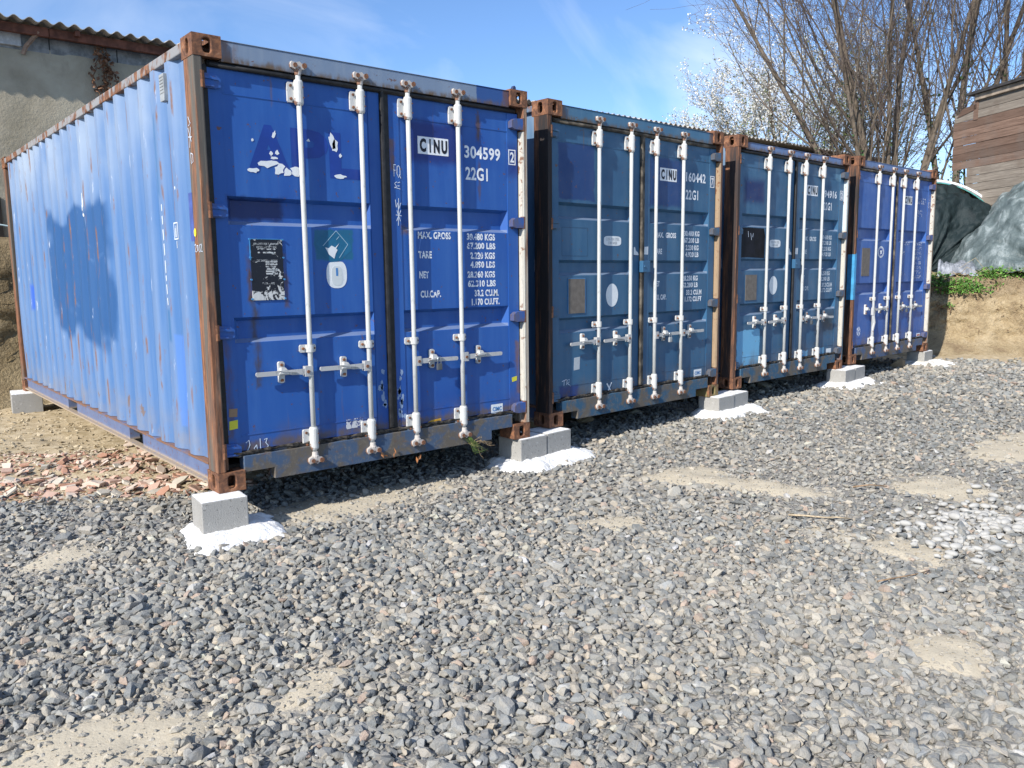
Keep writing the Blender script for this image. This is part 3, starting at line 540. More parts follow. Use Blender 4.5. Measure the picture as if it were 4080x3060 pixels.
def side_mat(base, light, name, patch=False):
    t = NT(name, .55, 0, .3); x, y, z = t.xyz(); broad = t.noise(.9, 4, .55); vs = t.noise(2.4, 5, .65, .2, t.map((1, 5, .35)))
    c = t.mix(t.math('MULTIPLY', t.step(vs, .35, .75), .75), base, light)
    c = t.mix(t.math('MULTIPLY', t.math('MULTIPLY', t.step(z, 1.6, 2.5), t.step(broad, .25, .7)), .8), c, (.33, .39, .46))
    ridge = t.step(x, .030, .012)     # chalkier on the outer ribs
    c = t.mix(t.math('MULTIPLY', ridge, .16), c, (.36, .42, .52))
    if patch:
        wob = t.math('ADD', t.math('MULTIPLY', t.math('SUBTRACT', t.noise(2.4, 1.5, .5), .5), .6), t.math('MULTIPLY', t.math('SUBTRACT', t.noise(11, 3), .5), .05))
        m1 = t.rect(y, z, 2.02, 4.02, .78, 1.86, .06, wob); holes = t.math('SUBTRACT', 1.0, t.math('MULTIPLY', t.step(t.noise(2.6, 4, .6, .5, t.map((1, 1.3, 1.6), (0, 3, 1))), .62, .72), .35))
        c = t.mix(t.math('MULTIPLY', t.math('MULTIPLY', m1, holes), .95), c, t.mix(vs, (.015, .070, .200), (.028, .098, .245)))
        m2 = t.rect(y, z, .735, .80, 1.78, 2.26, .035); c = t.mix(t.math('MULTIPLY', m2, .85), c, (.04, .14, .30)); m3 = t.rect(y, z, .48, .67, .30, .90, .012, t.math('MULTIPLY', wob, .1)); c = t.mix(t.math('MULTIPLY', m3, .7), c, (.08, .19, .50))
        m4 = t.rect(y, z, .70, .745, .86, 1.06, .02); c = t.mix(t.math('MULTIPLY', m4, .85), c, (.04, .14, .30)); m5 = t.rect(y, z, 5.05, 5.13, .95, 1.2, .03); c = t.mix(t.math('MULTIPLY', m5, .8), c, (.03, .10, .48))
    # rust that follows rib edges and the lower half
    ph = t.math('FRACT', t.math('DIVIDE', t.math('SUBTRACT', y, .271), .278)); edge = t.math('MAXIMUM', t.rect(ph, ph, .46, .54, .46, .54, .02), t.rect(ph, ph, .72, .79, .72, .79, .02))
    rn = t.noise(4.5, 5, .7, .3, t.map((1, 2.2, .55))); rust = t.math('MULTIPLY', edge, t.step(rn, .52, .64)); low = t.step(z, 1.1, .2); rust2 = t.math('MULTIPLY', t.step(t.noise(7, 5, .65, .4, t.map((1, 2.5, .7))), .62, .70), t.math('ADD', t.math('MULTIPLY', low, .9), .05))
    sc = t.math('MULTIPLY', edge, t.step(t.noise(9, 4, .7, 0, t.map((1, 3, .5), (0, 7, 2))), .60, .68)); c = t.mix(t.math('MULTIPLY', sc, .6), c, (.62, .66, .72))
    c = t.mix(t.math('MULTIPLY', rust, .85), c, (.19, .095, .05)); c = t.mix(t.math('MINIMUM', rust2, .85), c, (.17, .10, .055))
    c = t.mix(t.math('MULTIPLY', t.math('MULTIPLY', t.step(z, .5, .16), t.step(t.noise(6, 4), .3, .7)), .5), c, (.24, .22, .20))
    t.color(c); t.rough(t.ramp(vs, [(.3, .45), (.7, .68)])); return t.m
SIDE1 = side_mat((.062, .152, .335), (.118, .205, .365), 'chalky_blue_side', True); SIDE2 = side_mat((.05, .13, .24), (.10, .2, .32), 'slate_side'); SIDE4 = side_mat((.06, .12, .36), (.14, .22, .46), 'violet_blue_side')
STRIP_W = worn_white('cream_strip', (.52, .49, .42), .75); STRIP_B = worn_white('tan_strip', (.34, .24, .15), .55); STRIP_C = worn_white('pale_blue_strip', (.50, .58, .62), .2)
LOW = low_mat(); RAIL2 = rust_mat('rusty_slate_rail', 1, 1.2, (.10, .18, .26), .5)
def hinges(mat): return {1: hinge_mesh(1, mat), -1: hinge_mesh(-1, mat)}
def mk(door, hdr, sill, side, lp, rp, strip, rail, gask): return dict(door=door, header=hdr, sill=sill, side=side, lpost=lp, rpost=rp, strip=strip, rail=rail, low=LOW, gask=gask, hinge=hinges(door))
RA = [(1.727, 1.562), (1.025, .872)]; RB = [(1.820, 1.685), (1.357, 1.230), (.886, .758)]
K1 = mk(door1, hdr1, SILL1, SIDE1, M_RPOST, rust_mat('rusty_cream_post', .15, 1.2, (.45, .40, .32), .5), STRIP_W, M_RAIL, M_GASKET)
K2 = mk(door2, hdr2, SILL2, SIDE2, M_RDARK, rust_mat('rusty_right_post', .15, 1.0, (.05, .05, .05), .55), STRIP_B, RAIL2, M_GASKET_D); K2['cast'] = {k: casting(*k).mesh('corner_casting', M_CASTOLD) for k in ((-1, 1),)}
K3 = mk(door3, hdr4, SILL2, SIDE2, rust_mat('rusted_brown_post', .12, .95, (.03, .025, .025), .5), rust_mat('rusty_right_post_b', .15, 1.0, (.10, .18, .24), .5), STRIP_W, RAIL2, M_GASKET)
K4 = mk(door4, hdr4, SILL4, SIDE4, rust_mat('rusted_orange_post', .12, 1.0, (.02, .02, .02), .52), rust_mat('rusty_right_post_c', .15, 1.1, (.4, .35, .27), .5), STRIP_W, RAIL2, M_GASKET_D)
POSE = [(0, 0, 0, 0), (2.7478, .1118, .0117, .0433), (5.5147, .2713, .0357, .0348), (8.2548, .4095, .0664, .0296)]
C1, D1 = build_container(POSE[0], K1, RA); C2, D2 = build_container(POSE[1], K2, RB, False, .024); C3, D3 = build_container(POSE[2], K3, RB, False, .056); C4, D4 = build_container(POSE[3], K4, RA, True, .036)
GRP = 'blue shipping containers in a row'
tag(C1, 'cobalt blue shipping container nearest the camera, its faded corrugated side in view, number 304599', 'container', GRP)
tag(C2, 'slate blue shipping container numbered 160442, second from the left', 'container', GRP)
tag(C3, 'slate blue container with light blue patches rolled on its doors, third from the left', 'container', GRP)
tag(C4, 'violet blue container at the far end of the row beside the earth bank', 'container', GRP)

# --- prints on the doors
def numbers(doors, num, chk, wht, xs0=1.885, lbl=None, boxed=True, check_dark=True, zt=2.165, wm=M_WHITE):
    d = doors[1]
    poly(d, [(1.492, 2.075), (1.746, 2.075), (1.746, 2.190), (1.492, 2.190)], M_WHITE, 'decal'); 
    for ch, a, b in (('C', 1.508, 1.560), ('I', 1.587, 1.598), ('N', 1.622, 1.672), ('U', 1.686, 1.736)): text(d, ch, a, b, 2.088, 2.178, M_BLACKP, .0472, .05)
    text(d, num, xs0, 2.212, zt-.088, zt, wm); text(d, '22G1', 1.891, 2.093, 1.927, 2.018, wm)
    m = MB()
    a, b, c_, e, w = 2.288, 2.356, 2.060, 2.170, .007
    for q in ((a, b, c_, c_+w), (a, b, e-w, e), (a, a+w, c_+w, e-w), (b-w, b, c_+w, e-w)): m.box(q[0], q[1], .0445, .0455, q[2], q[3])
    m.build('lettering', wm, d); text(d, chk, 2.303, 2.342, 2.078, 2.152, wm, .0442)
def weights(d, rows, wm, h=.049):
    for s, x0, x1, z in rows: text(d, s, x0, x1, z-h, z, wm, .0487, .042)
M_WORN1 = print_mat('worn_white_lettering', (.78, .80, .82), .18, BLUE1); M_WORN4 = print_mat('flaked_white_lettering', (.70, .72, .76), .55, BLUE4)
numbers(D1, '304599', '2', 1)
weights(D1[1], [('MAX. GROSS', 1.474, 1.752, 1.556), ('30.480 KGS', 1.893, 2.153, 1.554), ('67.200 LBS', 1.893, 2.155, 1.490), ('TARE', 1.474, 1.585, 1.424), ('2.220 KGS', 1.921, 2.150, 1.420), ('4.890 LBS', 1.921, 2.149, 1.355), ('NET', 1.478, 1.556, 1.287), ('28.260 KGS', 1.893, 2.148, 1.285), ('62.310 LBS', 1.896, 2.153, 1.220), ('CU.CAP.', 1.484, 1.656, 1.154), ('33.2 CU.M.', 1.955, 2.181, 1.150), ('1.170 CU.FT.', 1.927, 2.188, 1.086)], M_WORN1)
numbers(D2, '160442', '7', 1, 1.892, zt=2.180)
W2 = [('MAX.  GROSS', 1.436, 1.749, 1.612), ('30.480 KG', 1.876, 2.126, 1.636), ('67.200 LB', 1.876, 2.123, 1.572), ('TARE', 1.425, 1.536, 1.464), ('2.230 KG', 1.906, 2.116, 1.503), ('4.920 LB', 1.901, 2.117, 1.438), ('NET', 1.425, 1.506, 1.169), ('28.250 KG', 1.862, 2.112, 1.214), ('62.280 LB', 1.863, 2.114, 1.150), ('CU. CAP.', 1.44, 1.610, 1.045), ('33.2 CU.M', 1.925, 2.179, 1.078), ('1.172 CU.FT', 1.905, 2.181, 1.014)]
weights(D2[1], W2, M_WHITE, .05)
numbers(D3, '194916', '2', 1, 1.862, zt=2.158); weights(D3[1], W2, print_mat('dulled_white_lettering', (.62, .68, .72), .1, SL2), .05)
numbers(D4, '231537', '0', 1, 1.845, zt=2.185, wm=M_WORN4)
weights(D4[1], [('MAX.GROSS', 1.470, 1.755, 1.572), ('30.480 KGS', 1.90, 2.150, 1.572), ('67.200 LBS', 1.90, 2.150, 1.506), ('TARE', 1.470, 1.585, 1.44), ('2.220 KGS', 1.92, 2.15, 1.440), ('4.890 LBS', 1.92, 2.15, 1.374), ('NET', 1.478, 1.556, 1.300), ('28.260 KGS', 1.893, 2.148, 1.308), ('62.310 LBS', 1.896, 2.153, 1.242), ('CU.CAP.', 1.484, 1.656, 1.160), ('33.2 CU.M.', 1.955, 2.181, 1.176), ('1.170 CU.FT.', 1.927, 2.188, 1.110)], M_WORN4, .048)
M_STICK = print_mat('white_sticker', (.72, .75, .76)); M_CBLUE = print_mat('sticker_blue', (.06, .22, .50)); M_GHOST = flat_mat('dark_blue_ghost_print', (.009, .044, .275), .4, .12, 5, bump=0)
# first container, left leaf: ghost lettering with white flakes
d = D1[0]
text(d, 'A', .298, .572, 1.870, 2.150, M_GHOST, .0490, .045); text(d, 'P', .575, .823, 1.870, 2.150, M_GHOST, .0490, .045); text(d, 'L', .830, 1.042, 1.870, 2.150, M_GHOST, .0490, .045)
for i, (a, b, rx, rz, ro) in enumerate(((.334, 1.880, .036, .014, 0), (.425, 1.925, .055, .020, .1), (.495, 1.898, .034, .032, .5), (.545, 1.885, .030, .024, 0), (.598, 1.900, .036, .032, 0), (.463, 1.962, .026, .010, .1), (.447, 1.990, .011, .016, 0), (.483, 1.995, .014, .013, .8), (.470, 2.098, .010, .020, -.4), (.335, 2.055, .007, .008, 0), (.690, 2.085, .010, .008, 0), (.852, 2.090, .022, .052, .35), (.868, 2.070, .022, .032, 0), (.905, 2.012, .010, .011, 0), (.908, 1.883, .040, .012, 0))):
    poly(d, blob(a, b, rx*1.3, rz*1.35, 11, .55, 30+i, ro), M_STICK, 'paint_flake', .0476)
poly(d, blob(.836, 1.452, .135, .105, 22, .18, 5), flat_mat('teal_paint', (.010, .125, .24), .5, .15, 6, bump=0), 'paint_patch', .0493, .0006)
pl = oval(.848, 1.272, .072, .088, 36, 2.6); poly(d, [(a, min(b, 1.350+.06*(a-.848))) for a, b in pl], M_STICK, 'sticker', .0484)
poly(d, oval(.850, 1.262, .040, .062, 30, 3), print_mat('faint_grey_print', (.60, .64, .64)), 'sticker', .0474); text(d, '1', .842, .856, 1.262, 1.312, M_CBLUE, .0464, .0)
poly(d, [(.775, 1.440), (.800, 1.395), (.835, 1.370), (.845, 1.400), (.860, 1.425), (.850, 1.435), (.872, 1.465), (.845, 1.440), (.82, 1.452), (.80, 1.435)], M_STICK, 'paint_flake', .0478)
scrawl(d, [[(.76, 1.45), (.855, 1.545)], [(.855, 1.545), (.935, 1.46)], [(.935, 1.46), (.87, 1.375)], [(.855, 1.49), (.875, 1.51)]], print_mat('pale_scratch', (.35, .52, .62)), .0484, .0018)
# data plate
def plate(d, x0, x1, z0, z1, dark, wear):
    t = NT('data_plate', .45, .2, .5); n_ = t.noise(16, 6, .72, .9); n2 = t.noise(60, 4, .7)
    x, y, z = t.xyz(); lowm = t.math('MULTIPLY', t.step(z, z0+.12, z0+.03), .16)
    t.color(t.mix(t.step(t.math('ADD', n_, lowm), wear, wear+.03), dark, t.mix(n2, (.52, .52, .50), (.72, .72, .69))))
    b = MB().box(x0, x1, .043, .0485, z0, z1).build('data_plate', t.m, d, bevel=.001)
    return b
plate(d, .285, .487, 1.122, 1.482, (.008, .010, .018), .585)
M_FAINT = print_mat('etched_lettering', (.50, .52, .52), .25, (.02, .02, .03))
for s, a, b, z, h in (('APPROVED FOR TRANSPORT', .305, .462, 1.462, .012), ('UNDER CUSTOMS SEAL', .322, .450, 1.443, .012), ('CSC SAFETY APPROVAL', .320, .452, 1.363, .012), ('DATA PLATE', .350, .425, 1.228, .012)): text(d, s, a, b, z-h, z, M_FAINT, .0418, .01)
for z in (1.350, 1.336, 1.322, 1.308, 1.294, 1.280): MB().box(.375, .448, .0418, .0428, z-.0045, z+.0045).build('lettering', M_FAINT, d)
for z in (1.425, 1.405): MB().box(.33, .44, .0418, .0428, z-.004, z+.004).build('lettering', M_FAINT, d)
m = MB()
for a in (.283, .489): 
    for z in (1.482, 1.375, 1.245, 1.13): m.tube([(a, .038, z), (a, .05, z)], .006, 6)
m.box(.281, .286, .042, .047, 1.36, 1.488); m.box(.281, .492, .042, .047, 1.4825, 1.487); m.build('plate_rivets', flat_mat('sky_blue_touch_up', (.05, .22, .46), .5), d)
M_YEL = print_mat('yellow_sticker', (.62, .58, .05)); M_TAN = print_mat('tan_sticker', (.28, .18, .11)); M_ORG = print_mat('orange_sticker', (.62, .34, .03))
poly(d, [(.098, .361), (.150, .366), (.152, .418), (.101, .413)], M_YEL, 'sticker', .0442); poly(d, [(.100, .440), (.150, .436), (.154, .486), (.104, .488)], M_TAN, 'sticker', .0442)
M_CHALK = print_mat('chalk', (.55, .62, .72))
scrawl(d, [[(.195, .27), (.215, .285), (.22, .255), (.20, .215), (.205, .20), (.23, .205)], [(.262, .25), (.245, .23), (.25, .21), (.265, .22), (.262, .25)], [(.285, .285), (.286, .19)], [(.31, .275), (.33, .28), (.32, .255), (.335, .235), (.325, .215)]], M_CHALK, .0486)
poly(d, [(.872, .262), (1.0, .268), (1.0, .33), (.876, .326)], print_mat('torn_paper_label', (.55, .56, .58), .35, (.05, .07, .2)), 'sticker', .0484)
d = D1[1]
poly(d, [(2.094, .216), (2.206, .216), (2.206, .287), (2.094, .287)], M_STICK, 'sticker', .0485); text(d, 'CIMC', 2.106, 2.194, .235, .268, M_CBLUE, .0474, .03)
poly(d, [(2.300, .442), (2.346, .450), (2.348, .484), (2.298, .476)], M_YEL, 'sticker', .0442); poly(d, [(1.514, .189), (1.545, .212), (1.632, .218), (1.632, .243), (1.540, .238), (1.514, .225)], M_ORG, 'sticker', .0487)
scrawl(d, [[(1.295, 1.98), (1.295, 1.91)], [(1.29, 1.985), (1.31, 1.985)], [(1.292, 1.95), (1.308, 1.95)], [(1.322, 1.98), (1.318, 1.93), (1.330, 1.905), (1.343, 1.925), (1.342, 1.965), (1.333, 1.982), (1.322, 1.975)], [(1.335, 1.925), (1.348, 1.90)],
           [(1.315, 1.875), (1.298, 1.865), (1.312, 1.845), (1.296, 1.835)], [(1.322, 1.87), (1.34, 1.875)], [(1.32, 1.85), (1.335, 1.85)], [(1.295, 1.84), (1.34, 1.83)], [(1.30, 1.76), (1.305, 1.71), (1.316, 1.74), (1.322, 1.70)], [(1.325, 1.77), (1.325, 1.70), (1.342, 1.74)], [(1.300, 1.66), (1.345, 1.655)], [(1.305, 1.62), (1.340, 1.69)], [(1.335, 1.62), (1.31, 1.69)], [(1.322, 1.70), (1.318, 1.59)]], M_CHALK, .0440, .0026)
for i in range(12):
    a = random.uniform(1.275, 1.33); b = random.uniform(.28, .62); poly(d, blob(a, b, random.uniform(.01, .022), random.uniform(.015, .05), 12, .5, 60+i), print_mat('paint_scuff', (.25, .34, .5)) if i == 0 else bpy.data.materials['paint_scuff'], 'paint_scuff', .0450, .0004)
for i in range(8):
    a = random.uniform(1.13, 1.18); b = random.uniform(.30, .62); poly(D1[0], blob(a, b, random.uniform(.01, .02), random.uniform(.015, .045), 12, .5, 80+i), bpy.data.materials['paint_scuff'], 'paint_scuff', .0450, .0004)
# second container
d = D2[0]
def corten(d):
    poly(d, oval(.836, 1.521, .114, .041, 36, 4), M_STICK, 'sticker', .0487); text(d, 'COR-TEN STEEL', .748, .925, 1.524, 1.548, print_mat('grey_print', (.25, .28, .32)), .0476, .0); text(d, 'CONTAINER', .775, .895, 1.492, 1.515, bpy.data.materials['grey_print'], .0476, .0)
corten(d); poly(d, oval(.833, 1.056, .080, .100, 36), M_STICK, 'sticker', .0487)
M_PLATE = flat_mat('worn_steel_plate', (.15, .13, .11), .7, .14, 22, bump=.1); b = MB().box(.275, .478, .044, .0487, .918, 1.203).build('data_plate', M_PLATE, d)
m = MB()
for q in ((.270, .2745, .915, 1.207), (.4785, .483, .915, 1.207), (.2745, .4785, 1.2035, 1.208)): m.box(q[0], q[1], .0445, .0487, q[2], q[3])
m.build('plate_rim', bpy.data.materials['sky_blue_touch_up'], d)
poly(d, [(.345, .44), (.415, .445), (.42, .55), (.35, .545)], print_mat('grey_label', (.42, .46, .50)), 'sticker', .0487)
scrawl(d, [[(.768, .288), (.838, .195)], [(.832, .290), (.770, .197)]], M_WHITE, .0486, .007); scrawl(d, [[(.20, .36), (.255, .372)], [(.228, .366), (.222, .318)], [(.255, .325), (.262, .365), (.29, .370), (.285, .345), (.262, .342), (.305, .312)]], M_CHALK, .0486)
scrawl(d, [[(.205, 1.39), (.205, 1.62), (.515, 1.62), (.515, 1.39), (.205, 1.39)]], flat_mat('dark_outline', (.012, .045, .10), .5, bump=0), .0490, .0016)
LOCKB = {}
for CC, DD in ((C2, D2), (C3, D3)):
    m = MB(); m.box(1.192, 1.298, -.004, .044, 1.250, 1.352); m.tube([(1.215, -.012, 1.30), (1.215, 0, 1.30)], .010, 8); m.build('seal_box', DD[0].data.materials[0], DD[1], bevel=.006)
    poly(DD[0], [(1.118, 1.405), (1.186, 1.402), (1.178, 1.425), (1.15, 1.44), (1.135, 1.475), (1.12, 1.47)], M_STICK, 'sticker', .0440); poly(DD[1], [(1.268, 1.410), (1.322, 1.408), (1.325, 1.48), (1.272, 1.476), (1.270, 1.44)], M_STICK, 'sticker', .0440)
poly(D2[1], [(2.080, .221), (2.206, .221), (2.206, .292), (2.080, .292)], M_STICK, 'sticker', .0485); text(D2[1], 'CIMC', 2.094, 2.192, .240, .273, M_CBLUE, .0474, .03)
# third
d = D3[0]; corten(d); poly(d, oval(.826, 1.067, .083, .101, 36), M_STICK, 'sticker', .0487)
MB().box(.265, .480, .044, .0487, .918, 1.187).build('data_plate', M_PLATE, d); poly(d, [(.145, 1.365), (.30, 1.37), (.622, 1.362), (.626, 1.60), (.60, 1.676), (.30, 1.680), (.150, 1.672)], flat_mat('black_paint_patch', (.006, .007, .012), .65, .5, 8, spec=.2, bump=.15), 'paint_patch', .0488, .0008)
scrawl(d, [[(.30, 1.58), (.29, 1.64)], [(.34, 1.62), (.36, 1.55)], [(.39, 1.62), (.38, 1.58)]], M_CHALK, .0476)
poly(D3[1], [(2.105, .212), (2.228, .212), (2.228, .278), (2.105, .278)], M_STICK, 'sticker', .0485)
# fourth
d = D4[0]; MB().box(.295, .517, .044, .0487, 1.115, 1.472).build('data_plate', M_PLATE, d)
poly(d, oval(.842, 1.425, .092, .076, 36), M_STICK, 'emblem', .0487); poly(d, oval(.842, 1.425, .062, .050, 32), print_mat('emblem_blue', (.02, .06, .30)), 'emblem', .0476)
poly(d, [(.80, 1.435), (.83, 1.45), (.85, 1.44), (.885, 1.455), (.865, 1.42), (.875, 1.395), (.845, 1.405), (.82, 1.39), (.825, 1.415)], M_STICK, 'emblem', .0464)
for k in range(14):
    an = math.pi*2*k/14; poly(d, oval(.842+.077*math.cos(an), 1.425+.063*math.sin(an), .005, .005, 8), bpy.data.materials['emblem_blue'], 'emblem', .0476)
poly(d, blob(.30, .40, .07, .065, 16, .35, 12), print_mat('scribbled_white', (.62, .66, .74), .35, BLUE4), 'paint_patch', .0487)
poly(D4[1], [(2.14, .218), (2.262, .218), (2.262, .272), (2.14, .272)], M_STICK, 'sticker', .0485); poly(D4[1], [(2.155, .236), (2.247, .236), (2.247, .256), (2.155, .256)], print_mat('red_print', (.5, .12, .06)), 'sticker', .0474)
M_CYAN = flat_mat('sky_blue_paint', (.06, .30, .55), .5, .2, 8, bump=.1)
o = MB().box(-.003, .047, -.0015, .09, .82, 1.388).build('paint_patch', M_CYAN, C4); MB().tube([(.040, .014, .82), (.040, .014, 1.40)], .0135, 10).build('paint_patch', M_CYAN, C4)
MB().box(2.384, 2.396, .0055, .053, 1.70, 2.28).build('post_strip', STRIP_C, C3)
# bent bar sleeve on the fourth
m = MB(); m.tube([(.625, .018, .62), (.64, .008, .50), (.615, .010, .40), (.628, .018, .30)], [.02, .022, .016, .019], 10); m.box(.60, .65, .0, .034, .60, .70); m.build('bar_sleeve', M_HANDLE, D4[0])
# first container: side remnants of lettering, vent, post marks
def side_poly(pts, mat, name, x=.0065):
    return MB().prism(pts, x, x+.001, 0).build(name, mat, C1)
rr = random.Random(3)
z = 2.18
while z > 1.78: h_ = rr.uniform(.02, .06); side_poly([(.442, z), (.452+.006*rr.random(), z-.004), (.450, z-h_), (.441, z-h_+.005)], M_STICK, 'lettering'); z -= h_+rr.uniform(.008, .03)
z = 1.72
while z > 1.08: h_ = rr.uniform(.025, .09); side_poly([(.712, z), (.722+.004*rr.random(), z-.004), (.720, z-h_), (.711, z-h_+.005)], M_STICK, 'lettering'); z -= h_+rr.uniform(.008, .03)
for q in ((.442, .448, 1.492, 1.594), (.506, .512, 1.492, 1.594), (.448, .506, 1.588, 1.594), (.448, .506, 1.492, 1.498), (.470, .476, 1.505, 1.575), (.484, .490, 1.505, 1.560), (.470, .476, 1.44, 1.482)): side_poly([(q[0], q[2]), (q[1], q[2]), (q[1], q[3]), (q[0], q[3])], M_STICK, 'lettering')
for i, (a, b, ra, rb) in enumerate(((2.67, 1.88, .022, .075), (2.665, 1.77, .028, .02), (2.69, 1.83, .012, .03), (3.78, .60, .03, .05), (3.505, .46, .03, .03), (3.79, .44, .02, .06))): side_poly(blob(a, b, ra, rb, 11, .5, 40+i), M_STICK if i < 3 else print_mat('cream_flake', (.6, .6, .45)), 'paint_flake', .0062)
side_poly([(.695, .33), (.750, .33), (.750, .40), (.695, .40)], print_mat('pale_yellow_label', (.75, .70, .35)), 'sticker')
m = MB(); m.prism([(.455, 2.30), (.525, 2.30), (.530, 2.335), (.530, 2.455), (.450, 2.455), (.450, 2.335)], -.018, .012, 0)
for k in range(6): m.box(-.021, -.018, .458, .522, 2.345+k*.018, 2.352+k*.018)
m.build('ventilator', flat_mat('grey_ventilator', (.30, .32, .33), .6), C1, bevel=.004)
MB().box(.0005, .0022, .01, .055, 1.0, 1.0).build('x', M_YEL) if False else None
o = MB().prism([(.145, 1.47), (.205, 1.47), (.205, 1.745), (.150, 1.745)], -.0005, .002, 0).build('paint_patch', flat_mat('violet_touch_up', (.07, .11, .33), .5, bump=0), C1)
o = MB().prism(oval(.130, 1.518, .018, .024, 16), -.0015, -.0005, 0).build('sticker', print_mat('yellow_dot', (.85, .65, .04)), C1)
def post_scrawl(strokes, x=-.0008):
    m = MB()
    for st in strokes: m.tube([(x, a, b) for a, b in st], .0028, 4)
    for i, v in enumerate(m.v): m.v[i] = (x+(v[0]-x)*.3, v[1], v[2])
    m.build('chalk_mark', M_CHALK, C1)
post_scrawl([[(.15, 1.445), (.135, 1.452), (.125, 1.44), (.148, 1.41), (.122, 1.408)], [(.11, 1.445), (.095, 1.44), (.095, 1.415), (.108, 1.41), (.11, 1.445)], [(.08, 1.405), (.078, 1.41)], [(.068, 1.45), (.068, 1.405)], [(.055, 1.445), (.045, 1.45), (.038, 1.44), (.055, 1.41), (.03, 1.408)]])
post_scrawl([[(.14, 2.10), (.10, 2.02)], [(.10, 2.10), (.13, 1.99)], [(.14, 2.05), (.09, 2.045)], [(.12, 1.96), (.12, 1.90), (.09, 1.91), (.09, 1.95), (.12, 1.96)], [(.13, 2.16), (.10, 2.12), (.13, 2.11)]])
# --- padlocks
def padlock(C, x, z, label, mat):
    p_ = empty('padlock', C.matrix_basis@Vector((x, -.012, z)), C.rotation_euler.z)
    MB().box(-.020, .020, -.010, .010, -.050, -.004).build('lock_body', mat, p_, bevel=.004); MB().tube([(-.013, 0, -.006), (-.013, 0, .030), (-.008, 0, .040), (.008, 0, .040), (.013, 0, .030), (.013, 0, -.006)], .0036, 8).build('shackle', M_SHK, p_, True)
    tag(p_, label, 'padlock', 'padlocks on the door handles')
M_SHK = flat_mat('steel_shackle', (.5, .56, .62), .3, .1, metal=.8, bump=0); M_LK = flat_mat('grey_lock_body', (.10, .11, .12), .4, .2, metal=.4, bump=0); M_LK2 = flat_mat('pale_lock_body', (.35, .36, .36), .4, .2, metal=.3, bump=0)
MB().prism([(2.335, 2.5915), (2.375, 2.5915), (2.372, 2.622), (2.360, 2.632), (2.348, 2.628)], .05, .075, 1).build('lug', flat_mat('navy_lug', (.02, .035, .10), .4), C1, bevel=.003)
padlock(C1, 1.585, .650, 'dark padlock hanging from the door handle of the nearest container', M_LK); padlock(C2, 1.60, .650, 'grey padlock on the handle of the second container', M_LK2); padlock(C3, 1.60, .650, 'padlock on the handle of the third container', M_LK); padlock(C4, 1.60, .650, 'padlock on the handle of the farthest container', M_LK)

# ------------------------------------------------------------------ concrete blocks and white powder
t = NT('pressed_concrete', .9, 0, .2); n1 = t.noise(6, 5, .6); n2 = t.noise(120, 3, .7); n3 = t.noise(24, 5, .7, .8, t.map((1, 1, .8)))
x, y, z = t.xyz(); c = t.mix(n1, (.295, .285, .265), (.37, .36, .335)); c = t.mix(t.math('MULTIPLY', t.step(n2, .58, .7), .4), c, (.16, .155, .145)); c = t.mix(t.math('MULTIPLY', t.step(n3, .60, .70), .45), c, (.66, .65, .63)); pr_ = t.step(t.noise(75, 2, .5), .64, .72); c = t.mix(t.math('MULTIPLY', pr_, .6), c, (.13, .125, .115)); t.color(c); t.bump(t.math('SUBTRACT', n2, pr_), .6, .006); M_CONC = t.m
t = NT('white_lime', .95, 0, .1); n1 = t.noise(45, 5, .7); n2 = t.noise(12, 4); t.color(t.mix(t.step(n2, .35, .6), (.70, .70, .685), (.84, .84, .83))); t.bump(n1, .9, .012); M_LIME = t.m
t = NT('dusty_lime', .95, 0, .1); n1 = t.noise(40, 5, .7); t.color(t.mix(t.step(t.noise(16, 4), .4, .6), (.62, .58, .5), (.84, .84, .82))); t.bump(n1, .9, .012); M_LIME2 = t.m
def block(cx, cy, w, d_, ztop, h, rz, label, lime=.9, seed=0):
    b = MB().box(-w/2, w/2, -d_/2, d_/2, -h, -.006).build('concrete_block', M_CONC, None, bevel=.006, loc=(cx, cy, ztop), rot=(0, 0, rz)); tag(b, label, 'concrete block', 'concrete blocks under the containers')
    n = 22; gx_ = np.linspace(-w/2+.002, w/2-.002, n); gy_ = np.linspace(-d_/2+.002, d_/2-.002, n); X, Y = np.meshgrid(gx_, gy_); hz = (fbm(X*14+seed*3, Y*14+seed, 3)-.5)*.02+.006*lime; hz = np.clip(hz, -.0055, .0); edge = np.minimum(w/2-np.abs(X), d_/2-np.abs(Y)); hz = np.where(edge < .004, -.0058, hz)
    i_ = (np.arange(n-1)[:, None]*n+np.arange(n-1)[None]).ravel(); V = np.stack([X, Y, np.minimum(hz, -.0008)], -1).reshape(-1, 3); Q = np.stack([i_, i_+1, i_+n+1, i_+n], 1); keep = V[Q][:, :, 2].max(1) > -.0054; link('lime_layer', fast_mesh('lime_layer', V, Q[keep], M_LIME, None, True), b)
    return b
